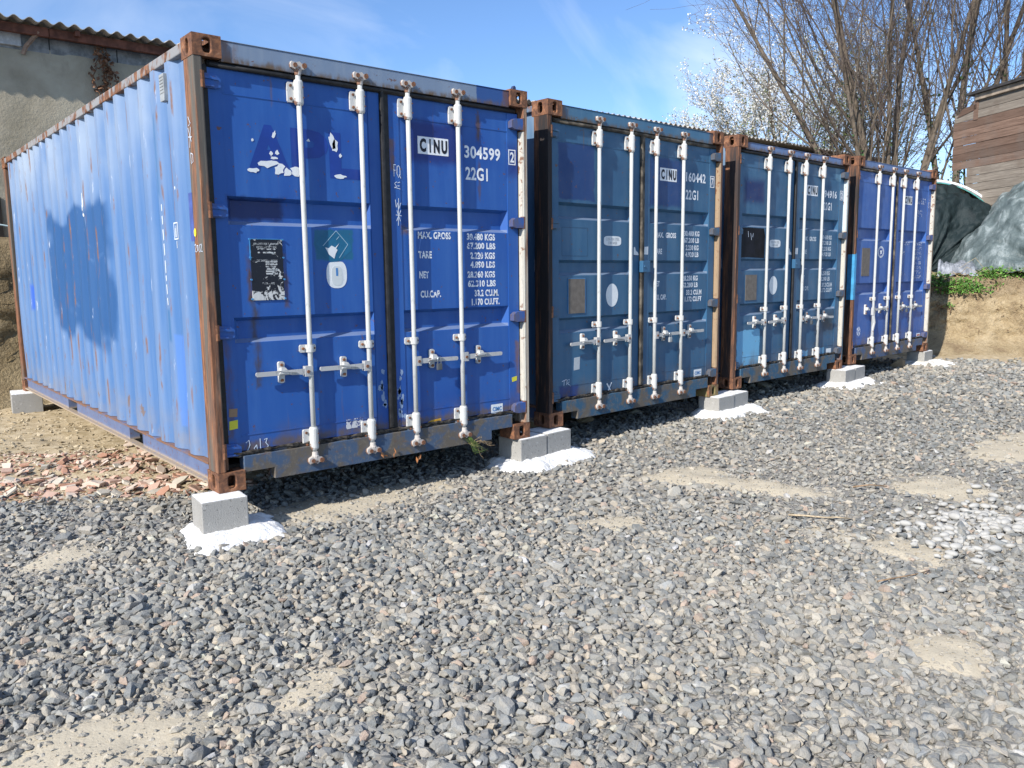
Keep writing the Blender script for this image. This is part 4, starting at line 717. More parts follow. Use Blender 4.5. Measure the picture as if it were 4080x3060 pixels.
def heap(cx, cy, w, d_, rz, spread, label, seed, hmax=.075, mat=None, skewx=0.0, skewy=0.0):
    """spilled white powder round the foot of blocks of footprint w x d"""
    sp_ = .010; ex = spread*2.3; X, Y = np.meshgrid(np.arange(-w/2-ex, w/2+ex, sp_), np.arange(-d_/2-ex, d_/2+ex, sp_)); dx = np.maximum(np.abs(X)-w/2, 0)/(1+skewx*np.sign(X)); dy = np.maximum(np.abs(Y)-d_/2, 0)/(1+skewy*np.sign(-Y)); dd = np.hypot(dx, dy)
    r = spread*(.45+1.15*fbm(X*5+seed*7, Y*5+seed*3, 4)); hgt = hmax*np.clip(1.12*(1-(dd/r)**1.5), -1, 1); hgt = np.where(hgt > 0, hgt, hgt)+(fbm(X*22+seed, Y*22, 3)-.5)*.018*np.clip(1.4-dd/r, 0, 1)+(fbm(X*70, Y*70+seed, 2)-.5)*.009
    c_, s_ = math.cos(rz), math.sin(rz); WX = cx+c_*X-s_*Y; WY = cy+s_*X+c_*Y; Z = gz(WX, WY)+.012+hgt; n = X.shape[1]; m_ = X.shape[0]
    i_ = (np.arange(m_-1)[:, None]*n+np.arange(n-1)[None]).ravel(); Q = np.stack([i_, i_+1, i_+n+1, i_+n], 1); H = hgt.ravel(); keep = H[Q].max(1) > -.004
    zb = float(gz(cx, cy)); V = np.stack([WX, WY, Z], -1).reshape(-1, 3)-np.array([cx, cy, zb]); me = fast_mesh('lime_heap', V, Q[keep], mat or M_LIME, None, True); o = link('lime_heap', me, None, (cx, cy, zb)); tag(o, label, 'powder heap', 'white powder spilled round the blocks')
    b = bmesh.new(); b.from_mesh(me); bmesh.ops.delete(b, geom=[v for v in b.verts if not v.link_faces], context='VERTS'); b.to_mesh(me); b.free(); return o
block(-.005, -.008, .262, .235, 0, .27, -.10, 'single concrete block under the near left corner of the nearest container', .9, 1); heap(-.005, -.008, .262, .235, -.10, .16, 'white powder heaped round the block in the foreground', 1, .050, None, .45, .25)
block(2.458, .110, .288, .255, 0, .27, .06, 'left concrete block of the pair between the first and second containers', .9, 2); block(2.752, .136, .285, .255, .004, .27, .09, 'right concrete block of the pair between the first and second containers', .9, 3); heap(2.60, .122, .59, .255, .08, .15, 'white powder under the blocks between the first and second containers', 2, .052, None, .15, .2)
block(5.182, .235, .290, .24, .018, .27, .07, 'left concrete block of the pair between the second and third containers', .9, 4); block(5.482, .270, .300, .24, .020, .27, .12, 'right concrete block of the pair between the second and third containers', .9, 5); heap(5.33, .25, .60, .24, .09, .15, 'white powder under the blocks between the second and third containers', 3, .052, None, .15, .25)
block(7.925, .355, .295, .24, .046, .27, .10, 'left concrete block of the pair between the third and fourth containers', .6, 6); block(8.265, .40, .33, .24, .048, .27, .13, 'right concrete block of the pair between the third and fourth containers', .6, 7); heap(8.09, .375, .66, .24, .10, .15, 'white powder under the blocks between the third and fourth containers', 4, .052, None, .2, .25)
block(10.72, .60, .36, .25, .064, .27, .10, 'concrete block under the outer corner of the farthest container', .4, 8); heap(10.72, .60, .36, .25, .10, .20, 'cream coloured powder round the block at the end of the row', 5, .05, M_LIME2, .2, .5)
block(.005, 5.90, .30, .40, 0, .27, -.12, 'concrete block under the back corner of the nearest container', .5, 9)

# ------------------------------------------------------------------ terracotta rubble beside the first container
def shard_mesh(r, mat, brick=False):
    m = MB(); n = r.randint(4, 6); pts = blob(0, 0, 1, .7, n, .45, r.randint(0, 9999), r.random()*6); th = .085 if not brick else .22; cv = r.uniform(.0, .35)
    m.prism(pts, -th, th, 2); m.v = [(x, y, z+cv*(x*x)*.6) for x, y, z in m.v]; return m.mesh('shard', mat)
def terra(name, a, b):
    t = NT(name, .9, 0, .2); pos = t.n('ShaderNodeNewGeometry').outputs['Position']; n1 = t.noise(14, 5, .6, .2, pos); n2 = t.noise(60, 4, .7, 0, pos); c = t.mix(n1, a, b); c = t.mix(t.math('MULTIPLY', t.step(n2, .5, .7), .4), c, (.50, .42, .30)); t.color(c); t.bump(n2, .4, .006); return t.m
TERR = [terra('terracotta', (.48, .30, .225), (.55, .39, .30)), terra('pale_terracotta', (.58, .45, .36), (.64, .54, .44)), terra('grey_mortar_shard', (.42, .38, .31), (.56, .51, .42)), terra('dark_terracotta', (.38, .19, .12), (.46, .27, .19))]
rb_ = random.Random(21); SH = [shard_mesh(rb_, TERR[k % 4 if k % 7 else 0], k % 5 == 0) for k in range(36)]
rub = empty('rubble_patch', (-.3, 2.3, -.24)); tag(rub, 'strip of broken terracotta tiles on the earth beside the nearest container', 'rubble')
def in_rub(x, y):
    e = 1.22-.66*x
    return y > e+.05 and y < e+1.75+.5*math.sin(x*3) and x < .62 and x > -2.6
cnt = 0; Rng = np.random.default_rng(5); sm_parts = []
while cnt < 298:
    x = rb_.uniform(-2.4, .62); y = rb_.uniform(1.0, 4.3)
    if not in_rub(x, y): continue
    e = 1.22-.66*x; dd = (y-e)/1.7
    if rb_.random() > (1.0 if dd < .35 else (.75 if .5 < dd < .95 else .28)): continue
    s = rb_.uniform(.034, .078)*(1.15 if dd < .4 else 1); o = link('shard', SH[rb_.randrange(36)], rub); o.matrix_basis = Matrix.Translation((x+.3, y-2.3, .24+float(gz(x, y))+s*rb_.uniform(.05, .4)))@Matrix.Rotation(rb_.uniform(0, 6.3), 4, 'Z')@Matrix.Rotation(rb_.gauss(0, .28), 4, 'X')@Matrix.Rotation(rb_.gauss(0, .22), 4, 'Y')@Matrix.Diagonal((s, s, s*rb_.uniform(.7, 1.1), 1)); cnt += 1
# small crumbs between them
n = 11000; X = Rng.uniform(-2.8, .9, n); Y = Rng.uniform(1.0, 6.3, n); e = 1.22-.66*X; ok = (Y > e-.08) & (((Y < e+1.9)) | (Rng.random(n) < .35)); X, Y = X[ok], Y[ok]; e = e[ok]; n = len(X); s = Rng.uniform(.006, .016, n)+.024*Rng.random(n)**4
ink = (Y < e+1.8); pal = np.array([(.48, .27, .19), (.56, .41, .32), (.50, .42, .30), (.38, .19, .13), (.48, .40, .28)]); CO = np.where(ink[:, None], pal[Rng.integers(0, 5, n)], np.array([.46, .38, .25])*(.75+.4*Rng.random((n, 1))))
V, F, Cc = scatter(TEMPL, np.stack([X, Y, gz(X, Y)+s*.25], 1), s[:, None]*np.array([[1.3, 1, .55]]), rotm(Rng.uniform(0, 6.28, n), Rng.normal(0, .4, n), Rng.normal(0, .4, n)), CO)
o = link('crumbs', fast_mesh('crumbs', V-np.array([-.3, 2.3, -.24]), F, M_STONE, Cc), rub); tag(o, None, None, None, 'stuff')
n = 2600; X = Rng.uniform(-2.6, .66, n); Y = Rng.uniform(1.0, 4.3, n); e = 1.22-.66*X; dd = (Y-e)/1.7; ok = (dd > .02) & (dd < 1.05) & (Rng.random(n) < np.where(dd < .38, 1, np.where(dd > .5, .85, .25))); X, Y = X[ok], Y[ok]; n = len(X); s = Rng.uniform(.018, .045, n)
V, F, Cc = scatter([hull(8, rg, .30, .3) for _ in range(14)], np.stack([X, Y, gz(X, Y)+s*.3*Rng.random(n)+.004], 1), s[:, None]*np.array([[1.35, 1, .8]]), rotm(Rng.uniform(0, 6.28, n), Rng.normal(0, .35, n), Rng.normal(0, .3, n)), np.array([(.52, .33, .25), (.58, .44, .35), (.50, .42, .31), (.42, .23, .16), (.60, .50, .41)])[Rng.integers(0, 5, n)])
o = link('small_shards', fast_mesh('small_shards', V-np.array([-.3, 2.3, -.24]), F, M_STONE, Cc), rub); tag(o, None, None, None, 'stuff')
# lumps under the containers
M_LUMP = terra('pale_stone_lump', (.30, .27, .21), (.42, .38, .31)); M_LUMP2 = terra('brown_stone_lump', (.24, .17, .10), (.34, .26, .17))
def lump(x, y, s, mat, label, fl=.75):
    V, F = hull(16, rg, fl, .22, True); me = fast_mesh('rock', V*s, F, mat); o = link('rock', me, None, (x, y, float(gz(x, y))+s*.35*fl), (rg.normal(0, .2), rg.normal(0, .2), rg.uniform(0, 6))); tag(o, label, 'rock', 'loose rocks by the containers')
lump(.14, .62, .10, M_LUMP, 'pale mortar lump behind the foreground block'); lump(-.14, .78, .062, M_LUMP, 'cream stone at the edge of the terracotta rubble'); lump(3.5, 1.1, .15, M_LUMP2, 'rock in the shadow under the second container'); lump(4.0, .95, .12, M_LUMP2, 'smaller rock in the shadow under the second container'); lump(4.7, .9, .11, M_LUMP, 'grey slab lying under the right half of the second container', .4); lump(6.6, 1.0, .14, M_LUMP2, 'rock in the shadow under the third container'); lump(7.1, .9, .12, M_LUMP, 'pale rock under the third container'); lump(10.15, .68, .17, M_LUMP2, 'brown rock under the farthest container beside its block'); lump(2.277, -2.33, .042, terra('rust_brown_stone', (.22, .13, .08), (.33, .21, .14)), 'rusty brown stone on the gravel in the right foreground', .6)
# white rounded pebbles
t = NT('white_pebble', .75, 0, .3); pos = t.n('ShaderNodeNewGeometry').outputs['Position']; t.color(t.mix(t.noise(18, 4, .6, 0, pos), (.30, .29, .265), (.50, .49, .455))); M_PEB = t.m
def pebble(r):
    b = bmesh.new(); bmesh.ops.create_icosphere(b, subdivisions=2, radius=1); ph = [r.uniform(0, 6) for _ in range(3)]
    for v in b.verts: v.co *= 1+.09*math.sin(2.1*v.co.x+ph[0])+.09*math.sin(2.3*v.co.y+ph[1]); v.co.y *= .74; v.co.z *= .55
    me = bpy.data.meshes.new('pebble'); b.to_mesh(me); b.free(); me.materials.append(M_PEB); me.polygons.foreach_set('use_smooth', [True]*len(me.polygons)); return me
PB = [pebble(rb_) for _ in range(5)]
for _ in range(3): V, F = hull(15, rg, .6, .2, True); PB.append(fast_mesh('pebble', V*.95, F, M_PEB))
peb = empty('pebble_patch', (3.2, -2.85, -.22)); tag(peb, 'patch of rounded white pebbles on the gravel at the right edge', 'pebbles')
for i in range(290):
    a = rb_.gauss(0, 1); b = rb_.gauss(0, 1); x = 3.30+a*.32+b*.10; y = -2.90-a*.04+b*.17
    s = rb_.uniform(.017, .034); o = link('pebble', PB[rb_.randrange(8)], peb); o.matrix_basis = Matrix.Translation((x-3.2, y+2.85, .22+float(gz(x, y))+s*rb_.uniform(.1, .75)+.006))@Matrix.Rotation(rb_.uniform(0, 6.3), 4, 'Z')@Matrix.Rotation(rb_.gauss(0, .3), 4, 'X')@Matrix.Diagonal((s*1.15, s, s, 1))
# sticks
M_STK = flat_mat('dry_twig', (.30, .20, .12), .9, .4, 30, bump=.3); M_STK2 = flat_mat('pale_twig', (.45, .36, .24), .9, .3, 30)
def stick(pts, r, mat, label):
    p0 = Vector(pts[0]); q = [(x-p0.x, y-p0.y, float(gz(x, y))+.028+dz-float(gz(p0.x, p0.y))) for (x, y), dz in zip(pts2, dzs)]; o = MB().tube(q, [r*(1-.5*i/len(q)) for i in range(len(q))], 6).build('twig', mat, None, True, loc=(p0.x, p0.y, float(gz(p0.x, p0.y)))); tag(o, label, 'twig', 'twigs on the gravel')
for pts2, dzs, r_, m_, lb in (([(2.668, -2.095), (2.74, -2.18), (2.80, -2.26), (2.84, -2.31), (2.90, -2.37)], [.01, .004, .0, .006, .0], .007, M_STK2, 'pale broken twig lying on the sand in the right midground'), ([(2.01, -2.96), (2.12, -2.985), (2.24, -3.03), (2.36, -3.05)], [.01, .004, .008, 0], .004, M_STK, 'thin dry stem on the gravel at the right'), ([(3.55, -2.05), (3.62, -2.13), (3.72, -2.20)], [.0, .02, .0], .006, M_STK, 'short dark twig by the white pebbles')):
    stick([(*pts2[0], 0)], r_, m_, lb)

# ------------------------------------------------------------------ plants on the sill and bank
t = NT('leaf_green', .55, 0, .3); a_ = t.attr('col')['Color']; t.color(a_); t.b.inputs['Subsurface Weight'].default_value = 0; M_LEAF = t.m
def leaves(P, N, size, col, r, fold=.25, asp=.5):
    """two-quad folded leaves: P positions, N main directions"""
    n = len(P); up = r.normal(size=(n, 3)); d = N/np.linalg.norm(N, axis=1)[:, None]; s = np.cross(d, up); s /= np.linalg.norm(s, axis=1)[:, None]; w = np.cross(d, s); L = size[:, None]
    a = P; b = P+d*L*.5+s*L*asp*.5+w*L*fold*.3; c_ = P+d*L; e = P+d*L*.5-s*L*asp*.5+w*L*fold*.3; V = np.stack([a, b, c_, e], 1).reshape(-1, 3); i_ = np.arange(n)*4; F = np.concatenate([np.stack([i_, i_+1, i_+2], 1), np.stack([i_, i_+2, i_+3], 1)]); return V, F, np.repeat(col, 4, 0)
GREENS = np.array([(.07, .17, .03), (.11, .24, .04), (.05, .12, .025), (.16, .30, .06), (.09, .19, .035)])
def clump(x, y, z, rx, ry, rz_, n, label, seed, size=(.03, .06), group='green weeds along the top of the bank', stems=10, yaw=-.95):
    r = np.random.default_rng(seed); q = r.normal(size=(n, 3)); q /= np.linalg.norm(q, axis=1)[:, None]; q *= r.random((n, 1))**.45; q[:, 2] = np.abs(q[:, 2])*1.2-.15; wob = .75+.5*r.random((n, 1)); c_, s_ = math.cos(yaw), math.sin(yaw)
    lx = q[:, 0]*rx; ly = q[:, 1]*ry; P = np.stack([c_*lx-s_*ly, s_*lx+c_*ly, q[:, 2]*rz_], 1)*wob; N = q+r.normal(size=(n, 3))*.7; N[:, 2] -= .1
    V, F, C_ = leaves(P, N, r.uniform(*size, n), GREENS[r.integers(0, 5, n)]*(.7+.7*r.random((n, 1))), r, .4, .62); e = empty('weed_clump', (x, y, z)); link('foliage', fast_mesh('foliage', V, F, M_LEAF, C_), e); m = MB()
    for k in range(stems): i_ = int(r.integers(0, n)); m.tube([(P[i_, 0]*.2, P[i_, 1]*.2, -.12), tuple(P[i_]*.6), tuple(P[i_])], .004, 4)
    m.build('stems', M_STK, e); tag(e, label, 'weeds', group)
def topz(s, off):   # on the plateau, 'off' metres out from the bank foot
    i = int(np.argmin(np.abs(sA-s))); k = int(np.argmin(np.abs(PR[:, 0]-off))); return float(BX[i, k]), float(BY[i, k]), float(BZ[i, k])
s7 = cum[7]
for ds, off, rx, ry, rzz, n_, lb in ((.28, .30, .40, .26, .20, 1500, 'large bushy clump of green weeds hanging over the bank top'), (-.10, .36, .25, .22, .18, 700, 'green weeds on the bank top next to the farthest container'), (.80, .46, .36, .18, .14, 900, 'low green weeds behind the dry straw on the bank'), (1.25, .42, .36, .17, .14, 900, 'strip of low weeds in front of the grey tarpaulin'), (1.66, .42, .34, .17, .14, 850, 'low weeds at the right edge of the bank top'), (2.1, .42, .36, .18, .14, 650, 'weeds at the far right end of the bank top')):
    x, y, z = topz(s7+ds, off); clump(x, y, z-(.10 if rzz > .17 else .02), rx, ry, rzz, n_, lb, int(900+ds*100))
for i, (ds, k, n_, lb) in enumerate(((.78, 26, 26, 'tiny green sprig on the bank face below the straw'), (1.28, 24, 60, 'leafy sprig growing from the right part of the bank face'), (1.30, 20, 40, 'lower leafy sprig on the right part of the bank face'), (.05, 18, 40, 'small green tuft in the shadow beside the farthest container'), (.35, 27, 30, 'small sprig under the bushy weeds'))):
    p_, n_r = bank_pt(s7+ds, k); clump(p_.x-n_r.x*.03, p_.y-n_r.y*.03, p_.z, .08, .05, .06, n_, lb, 70+i, (.025, .05), 'sprigs on the bank face', 3)
# dry straw on the bank top
r = np.random.default_rng(4); m = MB(); sx_, sy_, sz_ = topz(s7+.7, .5)
for k in range(70):
    a, b, c_ = topz(s7+r.uniform(-.1, 1.5), r.uniform(.32, .75)); L = r.uniform(.12, .5); an = r.uniform(0, 6.28); up = abs(r.normal(0, .25)); m.tube([(a-sx_, b-sy_, c_-sz_), (a-sx_+math.cos(an)*L*.5, b-sy_+math.sin(an)*L*.5, c_-sz_+L*up+.04), (a-sx_+math.cos(an)*L, b-sy_+math.sin(an)*L, c_-sz_+L*up*.5)], [.004, .003, .0015], 4)
o = m.build('dry_straw', flat_mat('straw', (.50, .38, .20), .8, .3, 20), None, loc=(sx_, sy_, sz_)); tag(o, 'dry straw stalks lying along the top of the bank', 'straw', None, 'stuff')
# roots sticking out of the bank face
m = MB()
for k in range(60):
    p_, n_r = bank_pt(s7+r.uniform(-.5, 2.2), int(r.integers(5, 29))); p_ = p_-n_r*.012; L = r.uniform(.05, .30); q = [p_]
    for j in range(3): p_ = p_+Vector((r.normal(0, .5)*L/3+.2*n_r.y*L/3, r.normal(0, .5)*L/3, -abs(r.normal(.5, .4))*L/3)); q.append(p_)
    m.tube([(v.x-sx_, v.y-sy_, v.z-sz_) for v in q], [.005, .004, .003, .0015], 4)
o = m.build('roots', flat_mat('root_brown', (.20, .13, .075), .9, .3, 20), None, loc=(sx_, sy_, sz_)); tag(o, 'thin roots hanging from the face of the earth bank', 'roots', None, 'stuff')
# tuft dangling from the first sill
gp = empty('grass_tuft', (1.83, .0, .07)); m = MB(); r = np.random.default_rng(8)
for k in range(15):
    an = r.normal(.5, .5); L = r.uniform(.06, .24); x = r.normal(0, .018); m.tube([(x, -.004, .02), (x+L*.35, -.02-.02*r.random(), -.02-.10*r.random()), (x+L*(.6+.5*r.random()), -.03, -.07-.05*r.random())], [.0016, .0014, .0006], 3)
m.build('blades', flat_mat('grass_green', (.14, .22, .05), .7, .5, 40, bump=0), gp); m = MB()
for k in range(16):
    x = r.normal(.03, .03); q = [(x, -.01, -.03)]
    for j in range(4): q.append((q[-1][0]+abs(r.normal(.03, .03)), q[-1][1]+r.normal(0, .01), q[-1][2]+r.normal(-.014, .014)))
    m.tube(q, [.002, .0018, .0015, .001, .0006], 3)
m.build('roots', flat_mat('dry_root', (.42, .30, .17), .9, .3, 30, bump=0), gp); tag(gp, 'tuft of grass with bare roots hanging from the sill of the nearest container', 'grass tuft')
gp = empty('withered_leaf', (1.10, .0, .07)); V, F, Cc = leaves(np.array([(.0, 0, .02), (.01, 0, -.01), (.10, 0, .03), (.105, 0, .0), (.28, .0, -.06), (.29, 0, -.09)])+0, np.array([(.3, -.2, -1), (1, -.2, -.3), (.2, -.2, -1), (-.2, -.1, -1), (.1, 0, -1), (.6, 0, .8)], float), np.array([.05, .045, .05, .04, .05, .05]), np.array([(.35, .15, .06)]*6), r); link('leaf', fast_mesh('leaf', V, F, M_LEAF, Cc), gp); tag(gp, 'withered brown leaves caught on the lock ends of the nearest container', 'dry leaf')

# ------------------------------------------------------------------ building behind
t = NT('grey_render', .95, 0, .15); pos = t.obj; n1 = t.noise(1.6, 6, .65, .4); n2 = t.noise(30, 4, .7); n3 = t.noise(5, 5, .6, .2, t.map((1, 1, .4)))
c = t.ramp(n1, [(.3, (.29, .255, .185)), (.55, (.385, .34, .255)), (.75, (.44, .40, .305))]); c = t.mix(t.math('MULTIPLY', t.step(n3, .55, .7), .35), c, (.24, .215, .165)); t.color(c); t.bump(t.math('ADD', n2, t.math('MULTIPLY', n1, 1.5)), .4, .02); M_REND = t.m
t = NT('old_concrete_block', .95, 0, .15); n1 = t.noise(7, 6, .7, .3); t.color(t.mix(t.step(n1, .3, .7), (.15, .16, .165), (.29, .30, .30))); t.bump(t.noise(50, 4), .5, .01); M_OBLK = t.m
t = NT('fibre_cement', .9, 0, .2); n1 = t.noise(5, 6, .7, .3); t.color(t.mix(t.step(n1, .3, .7), (.28, .265, .24), (.50, .48, .44))); t.bump(t.noise(60, 4), .4, .006); M_FIB = t.m
M_TIMB = flat_mat('red_brown_timber', (.14, .055, .035), .85, .4, 9, bump=.3, bscale=20); M_TIMB2 = flat_mat('weathered_prop', (.33, .23, .17), .85, .3, 9); M_OBLKL = flat_mat('pale_concrete_block', (.44, .45, .45), .95, .15, 20, bump=.3)
B = empty('building', (9, 8.2, 1.4)); tag(B, 'long low rendered building with a corrugated roof behind the containers', 'building'); ox, oy, oz = 9, 8.2, 1.4
def bb(name, x0, x1, y0, y1, z0, z1, mat, bevel=0, parent=B): return MB().box(x0-ox, x1-ox, y0-oy, y1-oy, z0-oz, z1-oz).build(name, mat, parent, bevel=bevel)
nX = np.arange(-7, 25.01, .12); nZ = np.concatenate([np.arange(1.3, 4.3, .15), [4.33]]); X, Z = np.meshgrid(nX, nZ); Yw = 8.2+(fbm(X*1.2, Z*1.2, 4)-.5)*.06; Zw = Z.copy(); Zw[-1] = 4.33+(fbm(nX*3, nX*0+3, 3)-.5)*.10; Yw[-1] += .03; n = len(nX); i_ = (np.arange(len(nZ)-1)[:, None]*n+np.arange(n-1)[None]).ravel()
link('wall', fast_mesh('wall', np.stack([X-ox, Yw-oy, Zw-oz], -1).reshape(-1, 3), np.stack([i_, i_+1, i_+n+1, i_+n], 1), M_REND, None, True), B); bb('wall', -7, 25, 8.28, 10.6, 1.3, 4.54, M_OBLK)
x = -6.7; k = 0
while x < 24.9:
    w_ = .86; xe = min(x+w_-.012, 25.0); bb('block', x, xe, 8.235+random.uniform(-.006, .006), 8.30, 4.30, 4.50, M_OBLK, .006); x += w_; k += 1
bb('block', .20, .69, 8.18, 8.25, 4.335, 4.50, M_OBLKL, .006)
for x0 in np.arange(-7, 25, 4.0): bb('fascia', x0+.004, min(x0+3.996, 25), 8.02, 8.10, 4.47, 4.585, M_TIMB, .004)
MB().tube([(0, 0, 0), (.04, -.02, .10), (.18, -.16, .28)], .028, 4).build('prop', M_TIMB2, B, loc=(.70-ox, 8.19-oy, 4.24-oz))
for x0 in np.arange(-6.5, 25, 1.3): bb('rafter', x0, x0+.06, 7.93, 8.24, 4.52, 4.588, M_TIMB)
# corrugated roof
per = .177; xs = np.arange(-7.3, 25.25, per/8); zz = .026*np.sin(2*np.pi*xs/per)+.0045*(xs-1.5)+.01; rows = [(7.85, 4.615), (9.2, 4.70), (10.8, 4.80)]; V = []
for dz in (0, -.008):
    for (yy, zb) in rows: V.append(np.stack([xs-ox, np.full_like(xs, yy-oy), zz+zb+dz-oz], -1))
V = np.concatenate(V); n = len(xs); i_ = np.arange(n-1); Q = []
for l in (0, 3):
    for j in (0, 1): a = (l+j)*n; Q.append(np.stack([a+i_, a+i_+1, a+n+i_+1, a+n+i_], 1))
Q.append(np.stack([i_, i_+1, 3*n+i_+1, 3*n+i_], 1)); link('roof', fast_mesh('roof', V, np.concatenate(Q), M_FIB), B)
# rubble stone footing on the left
M_FOOT = terra('footing_stone', (.34, .32, .27), (.5, .47, .41))
for k in range(26):
    V, F = hull(14, rg, .7, .2, True); s = rg.uniform(.10, .17); link('stone', fast_mesh('stone', V*s, F, M_FOOT), B, (-2.2+k*.15-ox, 8.08-oy, 1.60+rg.normal(0, .04)-oz), (0, 0, rg.uniform(0, 6)))
bb('opening', -1.9, .28, 8.15, 8.19, 1.72, 2.35, flat_mat('dark_opening', (.025, .02, .016), .9))
# withered vine on the wall
vn = empty('withered_vine', (1.66, 8.16, 4.30)); r = np.random.default_rng(14); m = MB(); P = []; N = []
for k in range(5):
    q = [(r.normal(0, .04), -.01, .18)]
    for j in range(9): q.append((q[-1][0]+r.normal(.012, .03), -.015-.02*r.random(), q[-1][2]-.08)); P.append(q[-1]); P.append((q[-1][0]+r.normal(0, .03), -.03, q[-1][2]+r.normal(0, .03)))
    m.tube(q, .006, 4)
m.build('stem', flat_mat('vine_stem', (.16, .09, .055), .9, .3), vn); P = np.repeat(np.array(P), 3, 0)+r.normal(0, .025, (len(P)*3, 3))*np.array([1, .4, 1]); n = len(P); V, F, Cc = leaves(P, r.normal(size=(n, 3))+np.array([0, -.6, -.6]), r.uniform(.04, .085, n), np.array([(.20, .105, .06)])*(.5+r.random((n, 1))), r, .5, .7); link('foliage', fast_mesh('foliage', V, F, M_LEAF, Cc), vn); tag(vn, 'withered brown creeper hanging on the rendered wall', 'creeper')
o = MB().tube([(0, 0, 0), (.6, .02, -.10), (1.3, 0, -.22)], .012, 6).build('hose', flat_mat('pale_blue_hose', (.55, .70, .72), .4, .1), None, loc=(-.75, 7.75, 2.12)); tag(o, 'pale blue hose stretched behind the nearest container', 'hose')

# ------------------------------------------------------------------ wooden shed
A_ = Vector((16.0, 2.40, 0)); B_ = Vector((13.9, -1.20, 0)); ud = (B_-A_).normalized(); nd = Vector((-ud.y, ud.x, 0)); 
if nd.dot(CAM-A_) < 0: nd = -nd
Lw = (B_-A_).length; sh = empty('wooden_shed', (A_.x, A_.y, 1.2), math.atan2(ud.y, ud.x)); sy = 1 if Vector((-ud.y, ud.x, 0)).dot(nd) > 0 else -1
def wood(name, a, b, g):
    t = NT(name, .9, 0, .15); oi = t.n('ShaderNodeObjectInfo').outputs['Random']; v = t.map((1.2, 6, 22)); n1 = t.noise(2.2, 6, .7, .5, v); n2 = t.noise(1.2, 4, .6)
    c = t.mix(t.step(n1, .3, .72), a, b); c = t.mix(t.math('MULTIPLY', t.step(n2, .5, .68), .6), c, g); c = t.mix(t.math('MULTIPLY', oi, .7), c, tuple(q*.5 for q in a)); t.color(c); t.bump(n1, .6, .012); return t.m
WD1 = wood('brown_board', (.165, .105, .078), (.31, .205, .15), (.22, .19, .165)); WD2 = wood('silvered_board', (.22, .185, .15), (.38, .33, .27), (.17, .125, .095))
rs = random.Random(12); bh = .153; zz_ = 1.22-1.2; k = 0
while zz_ < 3.32:
    u0 = 0 if 2.0 < zz_ < 3.05 else (.42 if zz_ <= 2.0 else .66); u0 += rs.uniform(-.02, .03); cuts = [u0]+([rs.uniform(1.2, 3.4)] if rs.random() < .45 else [])+[Lw]
    for a, b in zip(cuts[:-1], cuts[1:]):
        j1, j2 = rs.uniform(-.004, .004), rs.uniform(-.004, .004); dep_ = rs.uniform(0, .012); m = MB(); pts = [(a+.004, zz_+.001+j1), (b-.004, zz_+.001+j2), (b-.004, zz_+bh-.005+j2*.5), ((a+b)/2, zz_+bh-.006+rs.uniform(-.005, .005)), (a+.004, zz_+bh-.005+j1*.5)]
        m.prism(pts, sy*(.0+dep_), sy*(.028+dep_), 1); m.build('board', WD2 if (zz_ < 2.0 or zz_ > 2.9) else WD1, sh)
    zz_ += bh; k += 1
MB().box(.05, Lw, -sy*.10 if sy > 0 else .02, -.02*sy if sy > 0 else .10, 0, 3.2).build('frame', flat_mat('dark_interior', (.02, .016, .012), .95), sh) if False else None
MB().box(.72, Lw, -.12 if sy > 0 else .02, -.02 if sy > 0 else .12, .0, 3.30).build('inner_wall', flat_mat('dark_interior', (.02, .016, .012), .95), sh)
m = MB(); ya, yb = (-3.0, .16) if sy > 0 else (-.16, 3.0); m.box(.42, Lw+.5, ya, yb, 3.37, 3.40); m.build('roof', flat_mat('dark_roof', (.045, .042, .04), .8, .4, 6), sh)
for q in range(6): MB().tube([(.45+q*.8, yb-.03 if sy > 0 else ya+.03, 3.41), (1.2+q*.8, yb-.03 if sy > 0 else ya+.03, 3.415)], .018, 6).build('roof_tile', bpy.data.materials['dark_roof'], sh)
MB().box(.62, Lw+.4, .03*sy if sy > 0 else -.09, .09 if sy > 0 else -.03, 3.26, 3.365).build('beam', flat_mat('pale_beam', (.30, .24, .18), .9, .3, 8), sh); MB().box(.55, .66, -.05, .05, 2.9, 3.4).build('post', WD1, sh)
MB().prism([(.10, 3.02), (.62, 3.10), (.62, 3.20), (.25, 3.17)], .02*sy, .05*sy, 1).build('loose_board', WD1, sh); MB().box(2.15, 2.27, .03*sy if sy > 0 else -.08, .08 if sy > 0 else -.03, 2.95, 3.26).build('bracket', flat_mat('dark_metal', (.05, .05, .055), .6), sh)
tag(sh, 'weathered wooden shed of horizontal boards at the right edge', 'shed')

